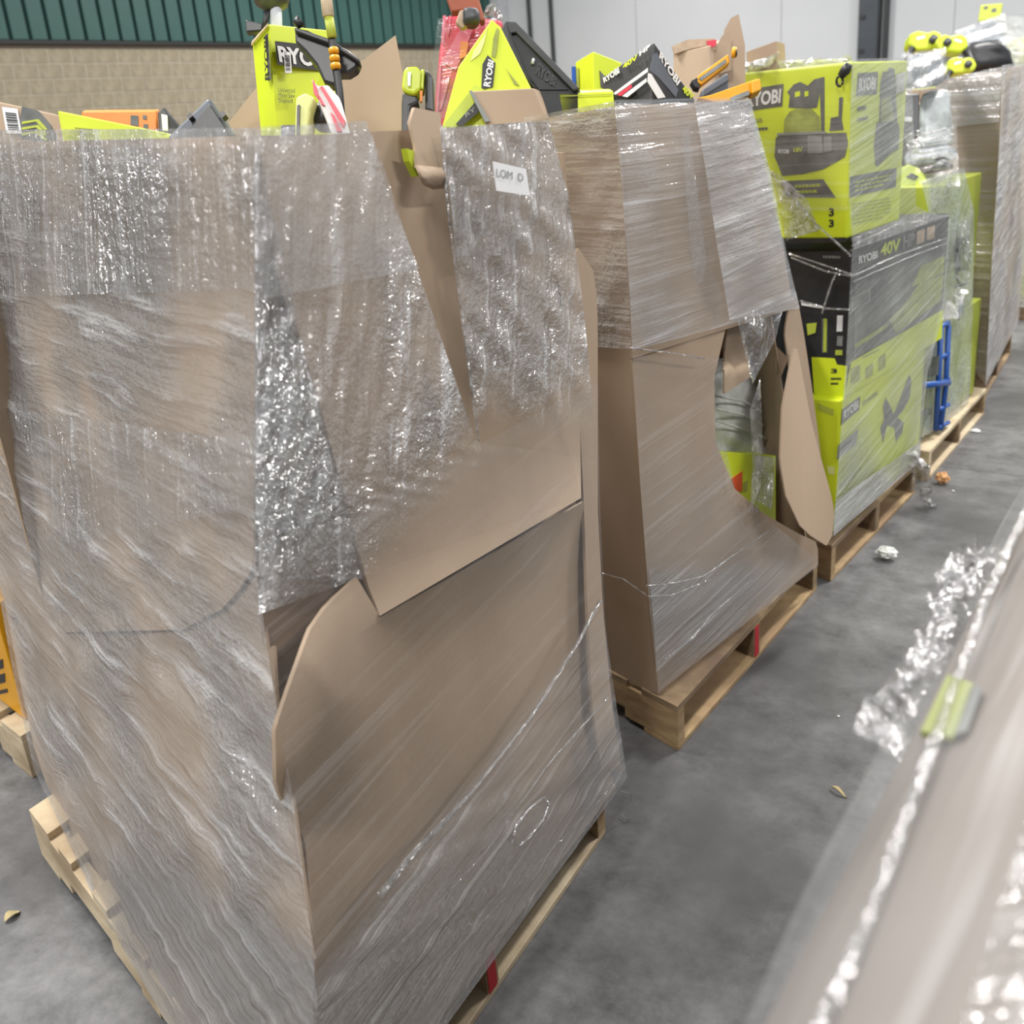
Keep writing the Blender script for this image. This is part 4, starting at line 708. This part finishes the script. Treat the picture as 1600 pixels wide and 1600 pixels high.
hexa('carton_body', [D(760, 196, 2.4), D(856, 190, 2.4), D(862, 192, 2.6), D(770, 200, 2.6), D(733, 143, 2.4), D(834, 138, 2.4), D(846, 142, 2.6), D(746, 146, 2.6)], 'cardboard', t, .002)
prism('flap_edge', [D(x, y, 2.395) for x, y in ((733, 143), (737, 142), (766, 190), (758, 192))], -FWD * .004, 'print_mid', t)
t = thing('black_tray', D(840, 140, 2.55), 'black plastic tool tray with embossed letters leaning on long lime box', 'tray')
prism('tray_body', [D(x, y, 2.55) for x, y in ((782, 44), (790, 32), (806, 34), (818, 44), (908, 140), (908, 230), (845, 230), (838, 142), (800, 100), (782, 66))], FWD * .05, 'black_plastic', t, .008)
prism('tray_rim', [D(x, y, 2.535) for x, y in ((784, 46), (790, 33), (806, 34), (906, 138), (896, 141), (806, 50), (796, 52), (796, 84), (840, 140), (832, 134), (784, 72))], FWD * .03, 'dark_plastic', t, .004)
ptr = Plane(D(800, 60, 2.55), D(900, 140, 2.55), D(840, 140, 2.55)); pxtext('RYOBI', [(836, 116), (866, 136), (870, 122), (842, 96)], ptr, 'dark_plastic', t, 'embossed_lettering', .008)
prism('tray_floor', [D(x, y, 2.546) for x, y in ((800, 54), (812, 54), (888, 140), (842, 140), (800, 84))], FWD * .01, 'black_plastic', t); tube('peg', [D(832, 100, 2.54), D(834, 92, 2.54)], .004, 'light_grey', t)
t, pa, pb_ = cbox('small_lime_box', 'small lime box with blue tape beside the black tray', (927, 80), (930, 300), (899, 97), (902, 300), (972, 98), (975, 300), 2.75, 2.85, 2.85)
pxpoly('blue_tape', [(893 + 1, 140), (900, 140), (899, 104), (893, 104)], pa, 'blue', t, .004); pxpoly('code_strip', [(901, 140), (905, 140), (904, 106), (900, 108)], pa, 'print_olive', t, .003); pxpoly('logo_panel', [(939, 136), (970, 140), (970, 116), (944, 118), (937, 110)], pb_, 'print_grey', t)
t = thing('lime_sleeve_box', D(920, 150, 2.6), 'lime box end lying flat on the film rim', 'box')
hexa('carton_body', [D(880, 190, 2.55), D(962, 190, 2.55), D(970, 190, 2.75), D(888, 190, 2.75), D(872, 146, 2.55), D(958, 142, 2.55), D(952, 138, 2.75), D(880, 142, 2.75)], 'lime', t, .003); prism('flap_line', [D(880, 150, 2.545), D(956, 147, 2.545), D(956, 148, 2.545), D(880, 151, 2.545)], -FWD * .002, 'lime_dull', t)
t, pa, pb_ = cbox('black_tool_box', 'black tool box standing on its corner with white letters and lime numerals', (1022, 66), (1012, 260), (940, 122), (944, 300), (1086, 156), (1080, 300), 2.62, 2.72, 2.74, mat='print_black')
pxtext('RYOBI', [(1030, 90), (1058, 134), (1064, 126), (1032, 80)], pb_, 'print_white', t); pxtext('40V', [(1066, 143), (1082, 157), (1086, 147), (1068, 131)], pb_, 'lime', t)
pxtext('40V', [(974, 108), (996, 92), (996, 84), (972, 101)], pa, 'lime', t); pxtext('HP', [(999, 88), (1016, 75), (1016, 68), (999, 81)], pa, 'print_white', t); pxtext('RYOBI', [(944, 130), (968, 114), (966, 104), (942, 122)], pa, 'print_white', t)
for pts in ([(958, 146), (1012, 106), (1012, 112), (962, 148)], [(972, 150), (1010, 122), (1010, 128), (980, 152)]): pxpoly('white_stripe', pts, pa, 'print_white', t, .003)
pxpoly('red_stripe', [(964, 148), (986, 132), (988, 136), (970, 150)], pa, 'red', t, .004); pxpoly('grey_face', [(1020, 86), (1026, 82), (1060, 140), (1056, 152), (1030, 122), (1016, 110)], pb_, 'grey_plastic', t, .002); pxpoly('white_stripe', [(1013, 114), (1018, 116), (1040, 152), (1028, 154), (1012, 128)], pb_, 'print_white', t, .004)
t = thing('torn_brown_box', D(1095, 110, 3.0), 'torn open brown carton standing behind the yellow bars', 'box')
hexa('carton_body', [D(1052, 220, 2.95), D(1120, 220, 2.9), D(1165, 220, 3.2), D(1090, 220, 3.25), D(1052, 84, 2.95), D(1108, 72, 2.9), D(1140, 62, 3.2), D(1085, 66, 3.25)], 'cardboard', t, .002)
prism('upright_flap', [D(x, y, 3.0) for x, y in ((1124, 96), (1132, 46), (1142, 28), (1154, 22), (1164, 70), (1165, 160), (1130, 160))], FWD * .006, 'cardboard', t); prism('side_flap', [D(x, y, 2.95) for x, y in ((1106, 98), (1128, 56), (1142, 46), (1142, 110), (1108, 120))], FWD * .006, 'cardboard', t)
prism('torn_flap', [D(x, y, 2.93) for x, y in ((1050, 72), (1074, 62), (1116, 60), (1120, 68), (1080, 76), (1054, 84))], FWD * .008, 'cardboard_edge', t); prism('red_scrap', [D(x, y, 2.925) for x, y in ((1104, 64), (1120, 62), (1118, 72), (1108, 74))], FWD * .004, 'red', t)
t = thing('brown_box', D(1190, 110, 3.3), 'small brown carton corner rising behind the sprayer box', 'box')
hexa('carton_body', [D(1168, 140, 3.4), D(1214, 140, 3.3), D(1230, 140, 3.6), D(1180, 140, 3.7), D(1166, 81, 3.4), D(1213, 64, 3.3), D(1226, 68, 3.6), D(1178, 82, 3.7)], 'cardboard_dark', t, .002); scrap('bubble_film', [D(1176, 104, 3.28), D(1196, 94, 3.28), D(1214, 90, 3.28)], .03, t, seed=31)
def ybar(pts, slot, d, label):
    t = thing('yellow_bar', D(pts[0][0], pts[0][1], d), label, 'tool')
    prism('bar', [D(x, y, d) for x, y in pts], FWD * .03, 'yellow_orange', t, .003); prism('slot', [D(x, y, d - .004) for x, y in slot], FWD * .006, 'print_mid' , t); return t
t = ybar(((1088, 128), (1090, 118), (1138, 84), (1141, 97), (1096, 132)), ((1092, 122), (1134, 92), (1135, 98), (1096, 126)), 2.6, 'yellow tool bar with slot pointing up beside the torn brown carton'); prism('end_cap', [D(1080, 126, 2.6), D(1090, 120, 2.6), D(1094, 138, 2.6), D(1086, 136, 2.6)], FWD * .03, 'black_plastic', t, .002); tube('ring', [D(1144, 82, 2.6), D(1150, 82, 2.6)], [.013, .013], 'yellow_orange', t, 14); tube('hole', [D(1150, 83, 2.585), D(1151, 83, 2.585)], .009, 'black_plastic', t, 12)
t = ybar(((1090, 152), (1110, 148), (1184, 122), (1187, 140), (1142, 158), (1128, 164)), ((1142, 152), (1170, 141), (1171, 148), (1143, 158)), 2.5, 'yellow tool bar lying across the film in front of the sprayer box'); prism('end_block', [D(1174, 127, 2.49), D(1188, 122, 2.49), D(1190, 140, 2.49), D(1176, 146, 2.49)], FWD * .04, 'yellow_orange', t, .003)
t = thing('grey_case', D(1118, 150, 2.7), 'small slate grey case between the two yellow bars', 'case'); prism('shell', [D(x, y, 2.7) for x, y in ((1096, 140), (1138, 112), (1140, 160), (1098, 200))], FWD * .08, 'grey_plastic', t, .006); prism('lid_line', [D(1097, 150, 2.695), D(1139, 124, 2.695), D(1139, 126, 2.695), D(1097, 152, 2.695)], FWD * .004, 'dark_plastic', t)
t = thing('film_roll', D(1200, 106, 3.3), 'film gathered over the rim left of the sprayer box', 'stretch film'); scrap('film_ridge', [D(1138, 108, 3.32), D(1230, 100, 3.32), D(1330, 96, 3.36)], .03, t, seed=41); tube('film_core', [D(1142, 104, 3.34), D(1230, 100, 3.34), D(1320, 97, 3.38)], .012, 'film_thick', t)

# ------------------------------------------------------------------ packages at the left edge
t = thing('yellow_box', V((-2.95, 1.25, .14)), 'yellow box with black lettering on the pallet at the left edge', 'box')
pbox('carton_body', V((-2.66, 1.12, .142)), V((-.8, .1, 0)), V((-.06, .8, 0)), ZU * .36, 'yellow_orange', t, .004)
py = Plane(V((-2.66, 1.12, .142)), V((-3.46, 1.22, .142)), V((-2.66, 1.12, .5)))
for q in ([(-14, 1050), (5, 1044), (4, 1030), (-14, 1035)], [(-14, 1072), (8, 1066), (7, 1052), (-14, 1058)], [(-14, 1088), (12, 1082), (11, 1076), (-14, 1082)]): pxpoly('print_bar', q, py, 'print_black', t)
t = thing('yellow_package', V((-2.9, 1.3, .5)), 'yellow film-wrapped package above the yellow box at left edge', 'package')
blob('package_body', V((-3.02, 1.42, .71)), [V((.30, 0, 0)), V((0, .3, 0)), V((0, 0, .2))], 'yellow_orange', t, .05, 4, 5); blob('film_cover', V((-3.02, 1.42, .71)), [V((.315, 0, 0)), V((0, .315, 0)), V((0, 0, .215))], 'film_loose', t, .06, 4, 6)

# ------------------------------------------------------------------ wrapped load under the camera, right of the aisle
fw = thing('wrapped_load', V((.3, .6, 0)), 'film-wrapped brown load in the blurred right foreground', 'load')
prof = [(-.205, .16), (-.21, .6), (-.208, 1.0), (-.205, 1.12), (-.195, 1.17), (-.175, 1.20), (-.14, 1.222), (-.09, 1.235), (0, 1.24), (.2, 1.245), (.55, 1.24), (.9, 1.235)]
def FX(y): return .062 - .050 * y                    # the load stands a little askew to the aisle
def ext(name, mat, grow, y0, y1, ny, amp, freq, par, prf=prof):
    vs = []; fs = []
    for j in range(ny + 1):
        y = y0 + (y1 - y0) * j / ny
        for i, (x, z) in enumerate(prf):
            a = prf[max(0, i - 1)]; b = prf[min(len(prf) - 1, i + 1)]; nx_, nz_ = -(b[1] - a[1]), (b[0] - a[0]); l = math.hypot(nx_, nz_)
            h = grow + amp * mnoise.noise(V((x * freq, y * freq * .35, z * freq)))
            vs.append(V((x + nx_ / l * h + FX(y), y, z + nz_ / l * h)))
    k = len(prf)
    for j in range(ny):
        for i in range(k - 1): a = j * k + i; fs.append((a, a + 1, a + 1 + k, a + k))
    return obj(name, vs, fs, mat, par, True)
fine = []
for (a, b), (c, d) in zip(prof, prof[1:]):
    for q in range(4): fine.append((a + (c - a) * q / 4, b + (d - b) * q / 4))
ext('carton_body', 'board_grey', 0, -.5, 2.1, 40, .006, 6, fw, fine)
ext('stretch_film', 'film_front', .010, -.5, 2.1, 90, .012, 14, fw, fine)
ext('film_crest', 'film_light', .014, -.4, 1.9, 80, .010, 22, fw, [(-.100 + .013 * q, 1.232 + .013 * min(1, q / 3) + .0006 * q) for q in range(16)])
panel('end_panel', V((-.24, 2.09, .16)), V((.85, 2.09, .16)), 1.04, 1.07, 'cardboard', fw, .006)
pbox('carton_lid', V((.04, -.4, 1.242)), V((.85, 0, 0)), V((-.12, 2.4, 0)), ZU * .006, 'board_grey', fw)
prism('lime_sticker', [PZ(x, y, 1.212) for x, y in ((1438, 1150), (1490, 1160), (1520, 1075), (1480, 1062))], V((0, 0, .004)), 'olive_soft', fw)
prism('dark_patch', [PZ(x, y, 1.216) for x, y in ((1492, 1155), (1510, 1150), (1534, 1085), (1522, 1075))], V((0, 0, .004)), 'print_grey', fw)
scrap('loose_film', [V((-.215, 1.10, 1.14)), V((-.225, .98, 1.13)), V((-.205, .86, 1.13)), V((-.21, .76, 1.13)), V((-.185, .66, 1.15))], .018, fw, seed=3, n=60)
for dx_, zz, y0 in ((-.17, 1.215, .2), (-.075, 1.250, .2), (-.05, 1.255, .2)): tube('film_fold', [V((dx_ + FX(y) + .01 * math.sin(y * 5), y, zz)) for y in [y0 + k * .2 for k in range(9)]], .004, 'film_loose', fw, 8)
pallet((-.16, -.5), (-.16, 2.1), (.95, -.5), 'pallet under the blurred right foreground load', ('wood', 'wood_old'))

# ------------------------------------------------------------------ litter on the floor
def crumple(name, c, r, label, mat, cat, seed, flat=.6):
    bm = bmesh.new(); bmesh.ops.create_icosphere(bm, subdivisions=3, radius=1); vs = []
    for v in bm.verts:
        q = V(v.co); k = 1 + .45 * mnoise.noise(q * 2.2 + V((seed, 0, 0))) + .25 * mnoise.noise(q * 5 + V((0, seed, 0))); vs.append(V((q.x * r * k, q.y * r * k * .8, q.z * r * k * flat)))
    lo_ = min(v.z for v in vs); vs = [V(c) + v - V((0, 0, lo_)) for v in vs]; fs = [tuple(v.index for v in f.verts) for f in bm.faces]; bm.free()
    return tag(obj(name, vs, fs, mat), label, cat)
crumple('crumpled_film', PZ(1384, 874), .035, 'small crumpled ball of clear film on the aisle floor', 'white_bag', 'litter', 3)
crumple('cork_chip', PZ(1472, 756), .028, 'orange-brown chip on the floor near the fourth pallet', 'chip', 'litter', 8, .9)
crumple('paper_scrap', PZ(1524, 675), .022, 'white scrap on the floor farthest up the aisle', 'white', 'litter', 12, .3)
crumple('paper_bit', PZ(1489, 768), .006, 'tiny white bit beside the orange-brown chip', 'white', 'litter', 15, .5)
crumple('paper_bit', PZ(1310, 1120), .004, 'tiny white bit in the middle of the aisle', 'white', 'litter', 19, .5)
def leaf(c, d, w_, label, mat, name):
    c = V(c); d = V(d); s = V((-d.y, d.x, 0)).normalized() * w_; vs = []; fs = []
    for i in range(7):
        u = i / 6; k = math.sin(u * math.pi) ** .7
        for j in (-1, 0, 1): vs.append(c + d * (u - .5) + s * j * k + V((0, 0, .004 + .008 * abs(j) * k + .004 * math.sin(u * 5))))
    for i in range(6):
        for j in range(2): a = i * 3 + j; fs.append((a, a + 1, a + 4, a + 3))
    o = obj(name, vs, fs, mat, None, True); m_ = o.modifiers.new('thickness', 'SOLIDIFY'); m_.thickness = .0015; return tag(o, label, 'litter')
leaf(PZ(20, 1434), PZ(32, 1424) - PZ(8, 1444), .012, 'dry tan leaf on the dark floor at lower left', 'leaf', 'dry_leaf'); leaf(PZ(1310, 1240), PZ(1322, 1248) - PZ(1296, 1232), .005, 'pale wood splinter on the aisle floor', 'leaf', 'wood_splinter')
wp = [PZ(968, 1236, .10), PZ(984, 1240, .07), PZ(991, 1262, .03), PZ(988, 1276, .01), PZ(978, 1280, .008), PZ(970, 1272, .01)]
tag(tube('wire_loop', wp, .0012, 'wire', None, 6), 'thin wire loop curling beside the nearest pallet corner', 'wire')

# ------------------------------------------------------------------ ceiling lamps (fixtures of the area lights above)
WHERE = ['above the aisle beside the fourth load', 'above the aisle behind the camera', 'over the row behind the nearest carton', 'over the floor behind the far carton', 'nearest the pale grey wall above the aisle',
         'nearest the green cladding', 'in the corner of green and grey walls', 'farthest behind the camera on the left', 'right of the blurred foreground load']
for i, (x, y, z, p) in enumerate(LAMPS):
    t = thing('ceiling_lamp', (x, y, z - .06), 'long ceiling lamp ' + WHERE[i], 'lamp', 'warehouse ceiling lamps')
    abox('housing', (x - .26, y - 1.12, z - .06), (x + .26, y + 1.12, z + .03), 'lamp_body', t, .01)
    for s in (-1, 1): tube('suspension_rod', [(x, y + s * .8, z + .03), (x, y + s * .8, z + .6)], .008, 'lamp_body', t, 6)
